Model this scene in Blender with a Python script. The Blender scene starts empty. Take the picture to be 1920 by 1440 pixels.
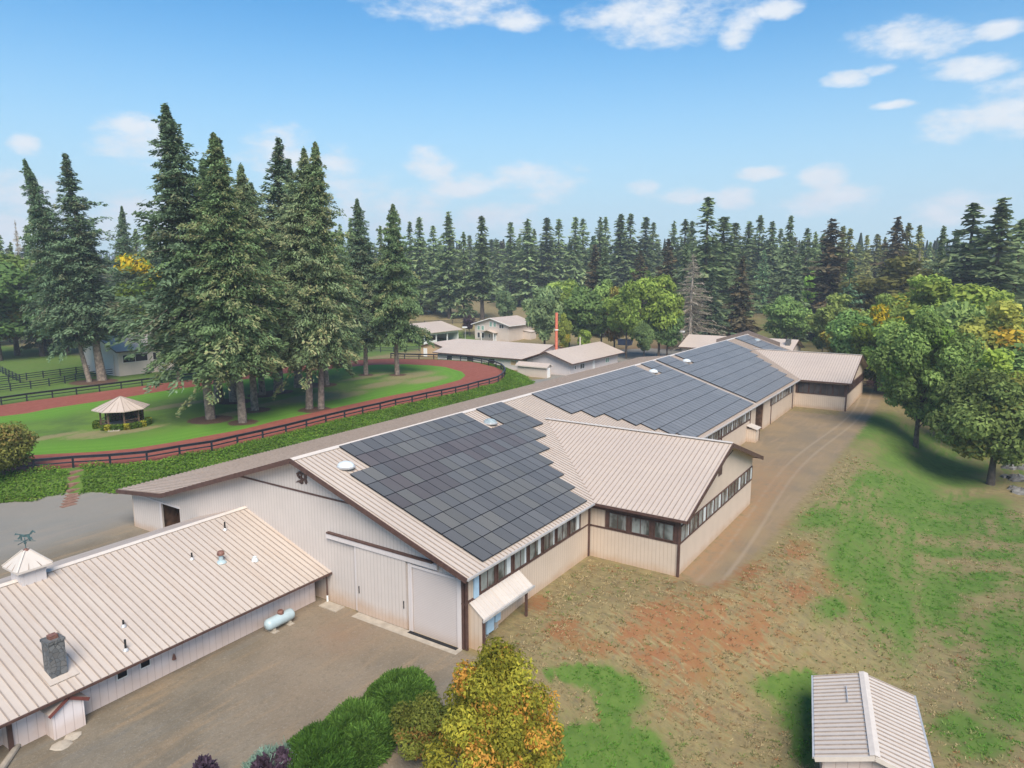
import bpy, math, random
import numpy as np
from mathutils import Vector, Matrix
random.seed(7)
R = math.radians
# ------------------------------------------------------------------ camera
CP = np.array([-30.566, -37.825, 22.0]); YAW, PIT, FPX = 0.57972, 0.15897, 1330.7
FW = np.array([math.cos(YAW)*math.cos(PIT), math.sin(YAW)*math.cos(PIT), -math.sin(PIT)])
RT = np.array([math.sin(YAW), -math.cos(YAW), 0.0]); UP = np.cross(RT, FW)
sc = bpy.context.scene
cam_d = bpy.data.cameras.new('camera'); cam = bpy.data.objects.new('camera', cam_d); sc.collection.objects.link(cam)
cam.matrix_world = Matrix(((RT[0], UP[0], -FW[0], CP[0]), (RT[1], UP[1], -FW[1], CP[1]), (RT[2], UP[2], -FW[2], CP[2]), (0, 0, 0, 1)))
cam_d.sensor_width = 36; cam_d.lens = FPX/1920*36; cam_d.clip_start = 0.5; cam_d.clip_end = 12000
sc.camera = cam
# ------------------------------------------------------------------ world, sun, exposure
SUN_TO = Vector((-0.62, -0.62, 0.95)).normalized()      # direction towards the sun
EXPOSURE = 1.10
sc.view_settings.view_transform = 'Standard'; sc.view_settings.look = 'None'
sc.view_settings.exposure = EXPOSURE; sc.view_settings.gamma = 1
sun_d = bpy.data.lights.new('sun', 'SUN'); sun_d.energy = 3.1; sun_d.angle = R(38); sun_d.color = (1.0, 0.90, 0.78)
sun = bpy.data.objects.new('sun', sun_d); sc.collection.objects.link(sun)
sun.rotation_euler = SUN_TO.to_track_quat('Z', 'Y').to_euler(); sun.location = (0, 0, 90)
world = bpy.data.worlds.new("World"); sc.world = world; world.use_nodes = True
SKY_STRENGTH = 0.088
CLOUDS = [(850,0,135,36),(960,32,60,18),(1235,28,135,42),(1385,50,34,30),(1465,15,42,15),(1700,78,100,30),(1812,130,70,20),(1872,55,42,15),
 (1790,232,62,32),(1890,205,62,46),(1590,147,36,14),(258,266,66,28),(45,272,20,12),(50,372,75,32),(25,430,60,28),(525,292,62,36),(622,312,42,26),
 (742,392,85,38),(806,314,36,22),(860,350,70,15),(970,338,46,21),(1025,342,52,22),(940,412,70,20),(1372,366,36,14),(1542,336,36,18),(1556,375,74,19),
 (1425,325,36,9),(1208,350,32,10),(1785,396,70,20),(1290,366,60,11),(1682,196,34,8),(250,412,70,30),(1650,130,30,10),(1905,160,30,12)]
def build_world():
    nt = world.node_tree; nt.nodes.clear(); N = nt.nodes.new; L = nt.links.new
    out = N('ShaderNodeOutputWorld'); bg = N('ShaderNodeBackground'); bg.inputs['Strength'].default_value = 1.0
    sky = N('ShaderNodeTexSky'); sky.sky_type = 'NISHITA'; sky.sun_disc = False
    sky.sun_elevation = math.asin(SUN_TO.z); sky.sun_rotation = math.atan2(SUN_TO.x, SUN_TO.y)
    sky.air_density = 1.0; sky.dust_density = 0.6; sky.ozone_density = 2.2; sky.altitude = 50
    hs = N('ShaderNodeHueSaturation'); hs.inputs['Saturation'].default_value = 1.35; hs.inputs['Value'].default_value = 1.0
    L(sky.outputs[0], hs.inputs['Color'])
    st = N('ShaderNodeVectorMath'); st.operation = 'SCALE'; st.inputs['Scale'].default_value = SKY_STRENGTH
    tn = N('ShaderNodeVectorMath'); tn.operation = 'MULTIPLY'; tn.inputs[1].default_value = (0.58, 0.96, 0.95); L(hs.outputs[0], tn.inputs[0]); L(tn.outputs[0], st.inputs[0])
    tc = N('ShaderNodeTexCoord'); sep = N('ShaderNodeSeparateXYZ')
    no = N('ShaderNodeTexNoise'); no.inputs['Scale'].default_value = 17; no.inputs['Detail'].default_value = 10; no.inputs['Roughness'].default_value = 0.62
    mp = N('ShaderNodeMapping'); mp.inputs['Scale'].default_value = (1, 1, 2.4)
    L(tc.outputs['Generated'], mp.inputs[0]); L(mp.outputs[0], no.inputs[0]); L(tc.outputs['Generated'], sep.inputs[0])
    def M(op, a, b=None, c=None):
        n = N('ShaderNodeMath'); n.operation = op
        for i, v in enumerate((a, b, c)):
            if v is None: continue
            if isinstance(v, (int, float)): n.inputs[i].default_value = v
            else: L(v, n.inputs[i])
        return n.outputs[0]
    az = M('ARCTAN2', sep.outputs[1], sep.outputs[0]); el = M('ARCSINE', sep.outputs[2])
    best = None
    for (px, py, w, h) in CLOUDS:
        if py > 250: w *= 1.15; h *= 1.45
        d = FW + RT*(px-960)/FPX - UP*(py-720)/FPX; d /= np.linalg.norm(d)
        a0 = math.atan2(d[1], d[0]); e0 = math.asin(d[2]); k = 1/math.hypot(FPX, px-960)
        u = M('MULTIPLY', M('SUBTRACT', az, a0), 1/(w*k*1.25)); v = M('MULTIPLY', M('SUBTRACT', el, e0), 1/(h*k*1.25))
        s = M('ADD', M('MULTIPLY', u, u), M('MULTIPLY', v, v)); m = M('SUBTRACT', 1.0, s)
        best = m if best is None else M('MAXIMUM', best, m)
    f = M('ADD', best, M('MULTIPLY', M('SUBTRACT', no.outputs[0], 0.56), 3.4))
    mr = N('ShaderNodeMapRange'); mr.interpolation_type = 'SMOOTHSTEP'; L(f, mr.inputs[0])
    mr.inputs[1].default_value = -0.2; mr.inputs[2].default_value = 1.1; mr.inputs[3].default_value = 0; mr.inputs[4].default_value = 0.9
    # pale band near the horizon
    hz = N('ShaderNodeMapRange'); L(el, hz.inputs[0]); hz.interpolation_type = 'SMOOTHSTEP'
    hz.inputs[1].default_value = 0.0; hz.inputs[2].default_value = 0.36; hz.inputs[3].default_value = 0.88; hz.inputs[4].default_value = 0
    m1 = N('ShaderNodeMix'); m1.data_type = 'RGBA'; L(hz.outputs[0], m1.inputs[0]); L(st.outputs[0], m1.inputs[6]); m1.inputs[7].default_value = (0.27, 0.36, 0.43, 1)
    n2 = N('ShaderNodeTexNoise'); n2.inputs['Scale'].default_value = 30; n2.inputs['Detail'].default_value = 4; L(mp.outputs[0], n2.inputs[0])
    cr = N('ShaderNodeMix'); cr.data_type = 'RGBA'; L(n2.outputs[0], cr.inputs[0]); cr.inputs[6].default_value = (0.37, 0.40, 0.43, 1); cr.inputs[7].default_value = (0.50, 0.50, 0.50, 1)
    m2 = N('ShaderNodeMix'); m2.data_type = 'RGBA'; L(mr.outputs[0], m2.inputs[0]); L(m1.outputs[2], m2.inputs[6]); L(cr.outputs[2], m2.inputs[7])
    L(m2.outputs[2], bg.inputs['Color']); L(bg.outputs[0], out.inputs[0])
build_world()
# ------------------------------------------------------------------ pixel -> place helpers (used once, to lay things out on the real terrain)
def ray(px, py): return FW + RT*(px-960)/FPX - UP*(py-720)/FPX
def at(px, py, z):
    d = ray(px, py); t = (z-CP[2])/d[2]; return CP + t*d
def ss(t):
    t = np.clip(t, 0, 1); return t*t*(3-2*t)
def pix(P):
    d = np.array(P)-CP; return 960+FPX*(d@RT)/(d@FW), 720-FPX*(d@UP)/(d@FW)
TZ = 1.5
OUT_PX = [(0,886),(25,886),(92,881),(130,877),(160,875),(232,871),(297,864),(356,851),(412,844),(457,831),(501,822),(542,812),(580,802),(615,793),(650,784.5),(682,777),(713,770),(742,762.6),(769.5,757),(794,751),(819,746),(842,741),(866,736),(886,730.6),(898,726.8),(918,722),(933,717.5),(943,710),(946,702),(941,694),(927,688),(909.6,684),(899,681),(880,678),(858.5,676.6),(835,675),(812,674),(787,673.7),(758,673),(733,672),(694,674),(629,677),(536,688),(447,700),(412,704),(377,710),(325,716),(250,726),(175,736),(100,746),(50,752.5),(0,760)]
IN_PX = [(50,854),(100,851),(175,847.5),(250,841),(325,829),(400,815),(440,808),(480,799),(513,790),(586,774),(659,758),(732,742),(790,731),(834,720),(863,712),(873,704),(866,697),(834,688),(804.6,685),(761,683),(702.5,684),(632.5,690),(536,700),(460,711),(384,722.5),(325,730),(250,742.5),(175,754),(100,765),(50,775)]
OUTP = np.array([at(x, y, TZ)[:2] for x, y in OUT_PX]); INP = np.array([at(x, y, TZ)[:2] for x, y in IN_PX])
def bulge(a, b, out, n=8):
    a, b = np.array(a), np.array(b); m = (a+b)/2; r = np.linalg.norm(a-b)/2; u = (a-m)/r; v = np.array(out, float); v -= u*(u@v); v /= np.linalg.norm(v)
    return [m + r*(math.cos(t)*u + 0.9*math.sin(t)*v) for t in np.linspace(0, math.pi, n+2)[1:-1]]
OUTP = np.vstack([OUTP, bulge(OUTP[-1], OUTP[0], (-1, 0.1))]); INP = np.vstack([INP, bulge(INP[-1], INP[0], (-1, 0.1))])
def sdist(X, Y, poly):
    """signed distance to polygon, positive inside"""
    X = np.asarray(X, float); Y = np.asarray(Y, float); n = len(poly); d2 = np.full(X.shape, 1e18); ins = np.zeros(X.shape, bool)
    for i in range(n):
        a = poly[i]; b = poly[(i+1) % n]; ex, ey = b[0]-a[0], b[1]-a[1]; wx, wy = X-a[0], Y-a[1]
        t = np.clip((wx*ex+wy*ey)/(ex*ex+ey*ey+1e-12), 0, 1)
        d2 = np.minimum(d2, (wx-ex*t)**2+(wy-ey*t)**2)
        c = ((a[1] > Y) != (b[1] > Y)) & (X < (ex*(Y-a[1])/(ey+1e-15 if ey == 0 else ey)+a[0])); ins ^= c
    return np.where(ins, 1, -1)*np.sqrt(d2)
def H(x, y):
    x = np.asarray(x, float); y = np.asarray(y, float)
    sd = sdist(x, y, OUTP)
    plat = TZ*np.maximum(ss((sd+5.4)/4.6), ss((y-50)/10)*ss((100-x)/14))
    ys = -16.2 - 9.0*ss((x-6)/14)
    slope = -4.0*ss((ys-y)/13.0)
    yard = -0.4*ss((8-x)/6)*ss((12-y)/8)
    r = np.hypot(x-CP[0], y-CP[1]); azr = (x-CP[0])*RT[0]+(y-CP[1])*RT[1]
    fwd = (x-CP[0])*math.cos(YAW)+(y-CP[1])*math.sin(YAW)
    q = azr/np.maximum(fwd, 1)
    hill = (ss((q+0.32)/0.2))*(5.5*ss((r-222)/50)+5*ss((r-290)/160))
    far = 34*ss((r-650)/900)*(0.6+0.4*np.sin(x*0.004+1.3)*np.cos(y*0.0035)) + 60*ss((r-1700)/1500)*(0.55+0.45*np.sin(x*0.0013+y*0.0017+4.0))
    return np.where(plat > 0.01, plat, 0)+slope*(plat < 0.01)+yard*(plat < 0.01)+hill+far
def hit(px, py):
    d = ray(px, py); z = 0.0
    for _ in range(30):
        t = (z-CP[2])/d[2]; p = CP+t*d; z = 0.5*z+0.5*float(H(p[0], p[1]))
    t = (z-CP[2])/d[2]; p = CP+t*d; return np.array([p[0], p[1], float(H(p[0], p[1]))])
def along(px, D):
    """ground point in the column of the photo px at horizontal distance D"""
    d = FW*math.cos(PIT)+UP*math.sin(PIT)+RT*(px-960)/FPX*math.cos(PIT); d = np.array([d[0], d[1], 0]); d /= np.linalg.norm(d)
    p = CP+d*D; return np.array([p[0], p[1], float(H(p[0], p[1]))])
def top_z(base, px, py):
    d = ray(px, py); hd = math.hypot(base[0]-CP[0], base[1]-CP[1]); return CP[2]+hd/math.hypot(d[0], d[1])*d[2]
# ------------------------------------------------------------------ object helpers
C = sc.collection
def props(o, label=None, cat=None, group=None, kind=None):
    if label: o['label'] = label
    if cat: o['category'] = cat
    if group: o['group'] = group
    if kind: o['kind'] = kind
    return o
def thing(name, loc, label, cat, group=None, rz=0):
    o = bpy.data.objects.new(name, None); C.objects.link(o); o.location = loc; o.rotation_euler = (0, 0, rz); o.empty_display_size = 0.3
    return props(o, label, cat, group)
def absloc(o):
    v = Vector((0, 0, 0))
    while o is not None: v += Vector(o.location); o = o.parent
    return v
class MB:
    def __init__(s): s.v = []; s.f = []; s.m = []
    def poly(s, pts, m=0):
        n = len(s.v); s.v += [tuple(map(float, p)) for p in pts]; s.f.append(tuple(range(n, n+len(pts)))); s.m.append(m); return s
    def box(s, a, b, m=0):
        x0, y0, z0 = [min(a[i], b[i]) for i in range(3)]; x1, y1, z1 = [max(a[i], b[i]) for i in range(3)]
        return s.hexa([(x0,y0,z0),(x1,y0,z0),(x1,y1,z0),(x0,y1,z0)], [(x0,y0,z1),(x1,y0,z1),(x1,y1,z1),(x0,y1,z1)], m)
    def hexa(s, lo, hi, m=0):
        n = len(s.v); k = len(lo); s.v += [tuple(map(float, p)) for p in lo]+[tuple(map(float, p)) for p in hi]
        fs = [tuple(n+k-1-i for i in range(k)), tuple(n+k+i for i in range(k))]+[(n+i, n+(i+1) % k, n+k+(i+1) % k, n+k+i) for i in range(k)]
        s.f += fs; s.m += [m]*len(fs); return s
    def bar(s, a, b, w, h, up=(0, 0, 1), m=0):
        a, b = Vector(a), Vector(b); d = (b-a).normalized(); u = Vector(up); sd = d.cross(u)
        if sd.length < 1e-4: sd = d.cross(Vector((1, 0, 0)))
        sd.normalize(); u = sd.cross(d); o = [(-1, -1), (1, -1), (1, 1), (-1, 1)]
        lo = [a+sd*w/2*i+u*h/2*j for i, j in o]; hi = [b+sd*w/2*i+u*h/2*j for i, j in o]
        return s.hexa([tuple(p) for p in lo], [tuple(p) for p in hi], m)
    def tube(s, a, b, r0, r1=None, n=10, m=0):
        r1 = r0 if r1 is None else r1; a, b = Vector(a), Vector(b); d = (b-a).normalized(); q = d.to_track_quat('Z', 'Y')
        lo = [a+q@Vector((r0*math.cos(t), r0*math.sin(t), 0)) for t in [2*math.pi*i/n for i in range(n)]]
        hi = [b+q@Vector((r1*math.cos(t), r1*math.sin(t), 0)) for t in [2*math.pi*i/n for i in range(n)]]
        return s.hexa([tuple(p) for p in lo], [tuple(p) for p in hi], m)
    def lathe(s, c, prof, n=20, m=0, sx=1, sy=1):
        k = len(s.v)
        for r, z in prof:
            for i in range(n): t = 2*math.pi*i/n; s.v.append((c[0]+sx*r*math.cos(t), c[1]+sy*r*math.sin(t), c[2]+z))
        for j in range(len(prof)-1):
            for i in range(n): s.f.append((k+j*n+i, k+j*n+(i+1) % n, k+(j+1)*n+(i+1) % n, k+(j+1)*n+i)); s.m.append(m)
        s.f.append(tuple(k+i for i in range(n))[::-1]); s.m.append(m); s.f.append(tuple(k+(len(prof)-1)*n+i for i in range(n))); s.m.append(m); return s
    def slab(s, pts, t, m=0):
        """planar polygon (upper face) thickened downwards by t"""
        return s.hexa([(p[0], p[1], p[2]-t) for p in pts], pts, m)
    def build(s, name, mats, parent=None, smooth=False):
        me = bpy.data.meshes.new(name); off = absloc(parent) if parent is not None else Vector((0, 0, 0))
        me.from_pydata([(x-off.x, y-off.y, z-off.z) for x, y, z in s.v], [], s.f)
        if not isinstance(mats, (list, tuple)): mats = [mats]
        for mm in mats: me.materials.append(mm)
        me.polygons.foreach_set('material_index', s.m)
        if smooth: me.polygons.foreach_set('use_smooth', [True]*len(s.f))
        me.update(); o = bpy.data.objects.new(name, me); C.objects.link(o); o.parent = parent; return o
def fast_mesh(name, V, F, mats, tint=None, mi=None, attrs=None, smooth=False):
    """V (n,3), F (m,4) numpy quads"""
    me = bpy.data.meshes.new(name); V = np.asarray(V, np.float32); F = np.asarray(F, np.int32)
    me.vertices.add(len(V)); me.vertices.foreach_set('co', V.ravel())
    me.loops.add(F.size); me.loops.foreach_set('vertex_index', F.ravel())
    me.polygons.add(len(F)); me.polygons.foreach_set('loop_start', np.arange(0, F.size, F.shape[1], dtype=np.int32))
    for mm in (mats if isinstance(mats, (list, tuple)) else [mats]): me.materials.append(mm)
    if mi is not None: me.polygons.foreach_set('material_index', np.asarray(mi, np.int32))
    if smooth: me.polygons.foreach_set('use_smooth', np.ones(len(F), bool))
    if tint is not None:
        a = me.color_attributes.new('tint', 'FLOAT_COLOR', 'POINT'); c4 = np.ones((len(V), 4), np.float32); c4[:, :3] = tint; a.data.foreach_set('color', c4.ravel())
    for k, v in (attrs or {}).items():
        a = me.attributes.new(k, 'FLOAT', 'POINT'); a.data.foreach_set('value', np.asarray(v, np.float32))
    me.update(calc_edges=True); return me
def link(me, name, parent=None, loc=None):
    o = bpy.data.objects.new(name, me); C.objects.link(o); o.parent = parent
    if loc is not None: o.location = loc
    return o
def copy_tree(o, parent=None):
    c = o.copy(); C.objects.link(c); c.parent = parent
    for ch in [k for k in o.children]: copy_tree(ch, c)
    return c
# ------------------------------------------------------------------ materials
def pieces(name, mat, parent, boxes):
    for a, b in boxes: MB().box(a, b).build(name, mat, parent)
class NT:
    def __init__(s, name):
        s.mat = bpy.data.materials.new(name); s.mat.use_nodes = True; s.t = s.mat.node_tree; s.t.nodes.clear()
        s.out = s.n('ShaderNodeOutputMaterial'); s.b = s.n('ShaderNodeBsdfPrincipled'); s.l(s.b.outputs[0], s.out.inputs[0])
    def n(s, k): return s.t.nodes.new(k)
    def l(s, a, b): s.t.links.new(a, b)
    def set(s, inp, v):
        if isinstance(v, (int, float)): inp.default_value = v
        elif isinstance(v, tuple): inp.default_value = v if len(v) == len(inp.default_value) else v+(1,)
        else: s.l(v, inp)
    def math(s, op, a, b=None, c=None, clamp=False):
        n = s.n('ShaderNodeMath'); n.operation = op; n.use_clamp = clamp
        for i, v in enumerate((a, b, c)):
            if v is not None: s.set(n.inputs[i], v)
        return n.outputs[0]
    def noise(s, vec, scale, detail=4, rough=0.55, dist=0):
        n = s.n('ShaderNodeTexNoise'); s.l(vec, n.inputs['Vector']); n.inputs['Scale'].default_value = scale; n.inputs['Detail'].default_value = detail
        n.inputs['Roughness'].default_value = rough; n.inputs['Distortion'].default_value = dist; return n.outputs[0]
    def mix(s, f, a, b):
        n = s.n('ShaderNodeMix'); n.data_type = 'RGBA'; s.set(n.inputs[0], f); s.set(n.inputs[6], a); s.set(n.inputs[7], b); return n.outputs[2]
    def mr(s, v, a, b, c=0.0, d=1.0, sm=True):
        n = s.n('ShaderNodeMapRange'); n.interpolation_type = 'SMOOTHSTEP' if sm else 'LINEAR'; s.set(n.inputs[0], v)
        for i, x in enumerate((a, b, c, d)): n.inputs[1+i].default_value = x
        return n.outputs[0]
    def vec(s, kind='Object'):
        return s.n('ShaderNodeTexCoord').outputs[kind]
    def pos(s): return s.n('ShaderNodeNewGeometry').outputs['Position']
    def sep(s, v):
        n = s.n('ShaderNodeSeparateXYZ'); s.l(v, n.inputs[0]); return n.outputs
    def mapv(s, v, sc_=(1, 1, 1), rot=(0, 0, 0)):
        n = s.n('ShaderNodeMapping'); s.l(v, n.inputs[0]); n.inputs['Scale'].default_value = sc_; n.inputs['Rotation'].default_value = rot; return n.outputs[0]
    def attr(s, name, col=False):
        n = s.n('ShaderNodeAttribute'); n.attribute_name = name; return n.outputs['Color' if col else 'Fac']
    def bump(s, h, strength=0.3, dist=0.05):
        n = s.n('ShaderNodeBump'); n.inputs['Strength'].default_value = strength; n.inputs['Distance'].default_value = dist; s.l(h, n.inputs['Height']); s.l(n.outputs[0], s.b.inputs['Normal'])
    def fin(s, col, rough=0.7, metal=0, spec=0.4):
        s.set(s.b.inputs['Base Color'], col); s.set(s.b.inputs['Roughness'], rough); s.b.inputs['Metallic'].default_value = metal; s.b.inputs['Specular IOR Level'].default_value = spec; return s.mat
def plain(name, col, rough=0.6, metal=0, var=0.12, scale=3.0, spec=0.4, bump=0):
    t = NT(name); p = t.pos(); n = t.noise(p, scale, 5)
    c = t.mix(t.mr(n, 0.3, 0.7), tuple(x*(1-var) for x in col), tuple(min(1, x*(1+var)) for x in col))
    if bump: t.bump(n, bump, 0.03)
    return t.fin(c, rough, metal, spec)
def roof_mat(name, col, col2, dirt=(0.40, 0.28, 0.19), rough=0.38, amt=0.3):
    t = NT(name); p = t.pos(); big = t.noise(p, 0.12, 4); fine = t.noise(p, 1.7, 6, 0.65)
    st = t.noise(t.mapv(p, (2.2, 0.16, 0.16)), 1.3, 4)
    c = t.mix(t.mr(big, 0.35, 0.65), col, col2); c = t.mix(t.math('MULTIPLY', t.mr(st, 0.5, 0.75), amt), c, dirt)
    c = t.mix(t.math('MULTIPLY', t.mr(fine, 0.45, 0.8), 0.22), c, (0.33, 0.27, 0.23)); s_ = t.sep(p)
    strip = t.n('ShaderNodeTexWhiteNoise'); strip.noise_dimensions = '1D'; t.l(t.math('FLOOR', t.math('MULTIPLY', t.math('ADD', s_[0], t.math('MULTIPLY', s_[1], 0.0)), 1/0.81)), strip.inputs['W'])
    c = t.mix(t.math('MULTIPLY', strip.outputs['Value'], 0.10), c, (0.36, 0.30, 0.26)); yy = t.noise(t.mapv(p, (5.0, 0.35, 0.35)), 1.0, 5, 0.7)
    c = t.mix(t.math('MULTIPLY', t.mr(yy, 0.52, 0.75), 0.20), c, (0.34, 0.24, 0.17)); t.bump(t.math('ADD', fine, t.math('MULTIPLY', big, 3.0)), 0.10, 0.03)
    return t.fin(c, t.mr(fine, 0.3, 0.7, rough-0.05, rough+0.15), 0, 0.45)
def siding_mat(name, col, groove, pitch=0.30, gw=0.12, dirt=(0.42, 0.25, 0.13), base_dirt=0.5):
    t = NT(name); p = t.pos(); s = t.sep(p)
    q = t.math('FRACT', t.math('MULTIPLY', t.math('ADD', s[0], s[1]), 1/pitch))
    g = t.math('MULTIPLY', t.mr(q, 0.0, gw), t.mr(q, 1.0, 1.0-gw*0.5)); n = t.noise(p, 0.7, 5); n2 = t.noise(t.mapv(p, (6, 6, 0.5)), 1.0, 4)
    c = t.mix(t.mr(n, 0.3, 0.75), col, tuple(x*0.93 for x in col)); c = t.mix(t.math('MULTIPLY', t.mr(n2, 0.55, 0.8), 0.22), c, tuple(x*0.7 for x in col))
    c = t.mix(g, groove, c)
    z = t.math('ADD', s[2], t.math('MULTIPLY', n, -0.9)); c = t.mix(t.math('MULTIPLY', t.mr(z, 0.35, -0.55), base_dirt), c, dirt)
    t.bump(g, 0.35, 0.02); return t.fin(c, 0.75, 0, 0.25)
M = {}
ROOFC, ROOFC2 = (0.515, 0.438, 0.375), (0.465, 0.395, 0.34)
M['roof'] = roof_mat('cream_roof_metal', ROOFC, ROOFC2)
M['roof_rust'] = roof_mat('weathered_roof_metal', (0.50, 0.42, 0.37), (0.45, 0.37, 0.32), (0.42, 0.28, 0.19), 0.5, 0.4)
M['roof_wing'] = roof_mat('pinkish_roof_metal', (0.50, 0.415, 0.35), (0.465, 0.385, 0.33), amt=0.12)
M['roof_white'] = roof_mat('pale_roof_metal', (0.58, 0.52, 0.465), (0.545, 0.485, 0.435), amt=0.15)
M['seam'] = plain('roof_seam_metal', (0.30, 0.24, 0.20), 0.5)
M['ridge'] = plain('ridge_cap_metal', (0.58, 0.51, 0.45), 0.38, var=0.05)
M['wall_front'] = siding_mat('greige_siding', (0.56, 0.495, 0.455), (0.36, 0.31, 0.275), 0.30)
M['wall_side'] = siding_mat('pinkish_beige_siding', (0.56, 0.455, 0.365), (0.38, 0.28, 0.21), 0.30)
M['wall_low'] = siding_mat('lavender_white_siding', (0.70, 0.63, 0.63), (0.42, 0.37, 0.38), 0.42, 0.08, base_dirt=0.35)
M['wall_plain'] = siding_mat('plain_beige_siding', (0.55, 0.47, 0.41), (0.50, 0.42, 0.36), 0.6, 0.05, base_dirt=0.2)
M['wall_pale'] = siding_mat('pale_siding', (0.60, 0.545, 0.53), (0.5, 0.45, 0.43), 0.6, 0.05, base_dirt=0.2)
M['wall_tan'] = plain('tan_siding', (0.47, 0.33, 0.19), 0.8)
M['brown'] = plain('brown_trim_paint', (0.085, 0.045, 0.036), 0.55, var=0.2)
M['darkwood'] = plain('dark_stable_wood', (0.10, 0.055, 0.035), 0.8, var=0.4, scale=2)
M['dark'] = plain('dark_interior', (0.012, 0.012, 0.014), 0.9)
M['white'] = plain('white_paint', (0.75, 0.74, 0.72), 0.5, var=0.04)
M['gutter'] = plain('grey_gutter_metal', (0.50, 0.49, 0.49), 0.3, 0.3)
M['blue'] = plain('pale_blue_paint', (0.36, 0.52, 0.66), 0.4, var=0.06)
M['tank'] = plain('propane_tank_paint', (0.38, 0.47, 0.50), 0.3, var=0.05)
M['rust'] = plain('rusty_cap', (0.17, 0.08, 0.06), 0.6, var=0.3, scale=8)
M['concrete'] = plain('worn_concrete', (0.36, 0.31, 0.25), 0.9, var=0.15, scale=2, bump=0.2)
M['fence'] = plain('dark_fence_paint', (0.018, 0.022, 0.032), 0.45, var=0.3)
M['verdigris'] = plain('verdigris_copper', (0.05, 0.095, 0.10), 0.6, var=0.3, scale=6)
M['orange'] = plain('orange_pipe_paint', (0.55, 0.15, 0.09), 0.5)
M['black'] = plain('black_pipe', (0.02, 0.02, 0.02), 0.5)
M['gazwood'] = plain('gazebo_timber', (0.14, 0.085, 0.055), 0.7, var=0.2)
M['gazfloor'] = plain('gazebo_boards', (0.32, 0.26, 0.23), 0.8)
M['rock'] = plain('grey_rock', (0.16, 0.15, 0.14), 0.9, var=0.45, scale=1.5, bump=0.5)
M['bark'] = plain('conifer_bark', (0.21, 0.165, 0.135), 0.95, var=0.4, scale=2.5, bump=0.5)
M['barkd'] = plain('dark_bark', (0.075, 0.06, 0.05), 0.95, var=0.35, scale=2.0, bump=0.5)
M['barkg'] = plain('grey_dead_bark', (0.30, 0.26, 0.22), 0.95, var=0.2)
def glass_mat():
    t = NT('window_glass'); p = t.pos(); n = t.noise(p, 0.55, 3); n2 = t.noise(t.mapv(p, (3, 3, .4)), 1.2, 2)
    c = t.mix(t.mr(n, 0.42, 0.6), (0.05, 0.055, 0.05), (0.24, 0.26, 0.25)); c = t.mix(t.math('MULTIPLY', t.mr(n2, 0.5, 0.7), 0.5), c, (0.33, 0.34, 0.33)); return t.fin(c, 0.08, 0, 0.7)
M['glass'] = glass_mat()
M['glass_dark'] = plain('dark_window_glass', (0.035, 0.035, 0.04), 0.08, var=0.5, scale=0.8, spec=0.6)
M['glass_green'] = plain('green_tinted_glass', (0.20, 0.33, 0.27), 0.1, spec=0.6)
M['dome'] = plain('skylight_dome', (0.58, 0.62, 0.63), 0.25, var=0.05)
M['dome_grey'] = plain('dirty_skylight_dome', (0.28, 0.33, 0.34), 0.25, var=0.25, scale=5)
M['rolldoor'] = None
def rolldoor():
    t = NT('roll_up_door_metal'); s = t.sep(t.pos()); q = t.math('FRACT', t.math('MULTIPLY', s[2], 1/0.11)); g = t.mr(t.math('ABSOLUTE', t.math('SUBTRACT', q, 0.5)), 0.5, 0.34)
    n = t.noise(t.pos(), 0.8, 4); c = t.mix(g, (0.40, 0.35, 0.33), t.mix(n, (0.55, 0.49, 0.47), (0.50, 0.445, 0.425))); t.bump(g, 0.3, 0.015)
    c = t.mix(t.math('MULTIPLY', t.mr(s[2], 0.5, -0.6), 0.35), c, (0.42, 0.26, 0.13)); return t.fin(c, 0.5, 0, 0.3)
M['rolldoor'] = rolldoor()
def solar():
    t = NT('solar_cell_glass'); p = t.pos(); n = t.noise(p, 0.35, 3); c = t.mix(t.mr(n, 0.3, 0.7), t.attr('tint', True), t.mix(0.3, t.attr('tint', True), (0.11, 0.106, 0.10)))
    return t.fin(c, 0.38, 0, 0.6)
M['solar'] = solar()
M['solar_edge'] = plain('black_panel_frame', (0.008, 0.008, 0.010), 0.5)
def stone():
    t = NT('fieldstone'); v = t.n('ShaderNodeTexVoronoi'); v.feature = 'DISTANCE_TO_EDGE'; v.inputs['Scale'].default_value = 4.4; t.l(t.pos(), v.inputs['Vector'])
    w = t.n('ShaderNodeTexVoronoi'); w.inputs['Scale'].default_value = 4.4; t.l(t.pos(), w.inputs['Vector'])
    g = t.mr(v.outputs['Distance'], 0.0, 0.07); hs = t.sep(w.outputs['Color'])
    c = t.mix(hs[0], (0.085, 0.095, 0.105), (0.17, 0.175, 0.18)); c = t.mix(t.math('MULTIPLY', hs[1], 0.4), c, (0.14, 0.12, 0.10)); c = t.mix(g, (0.085, 0.082, 0.08), c)
    t.bump(g, 0.6, 0.04); return t.fin(c, 0.9, 0, 0.2)
M['stone'] = stone()
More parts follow.
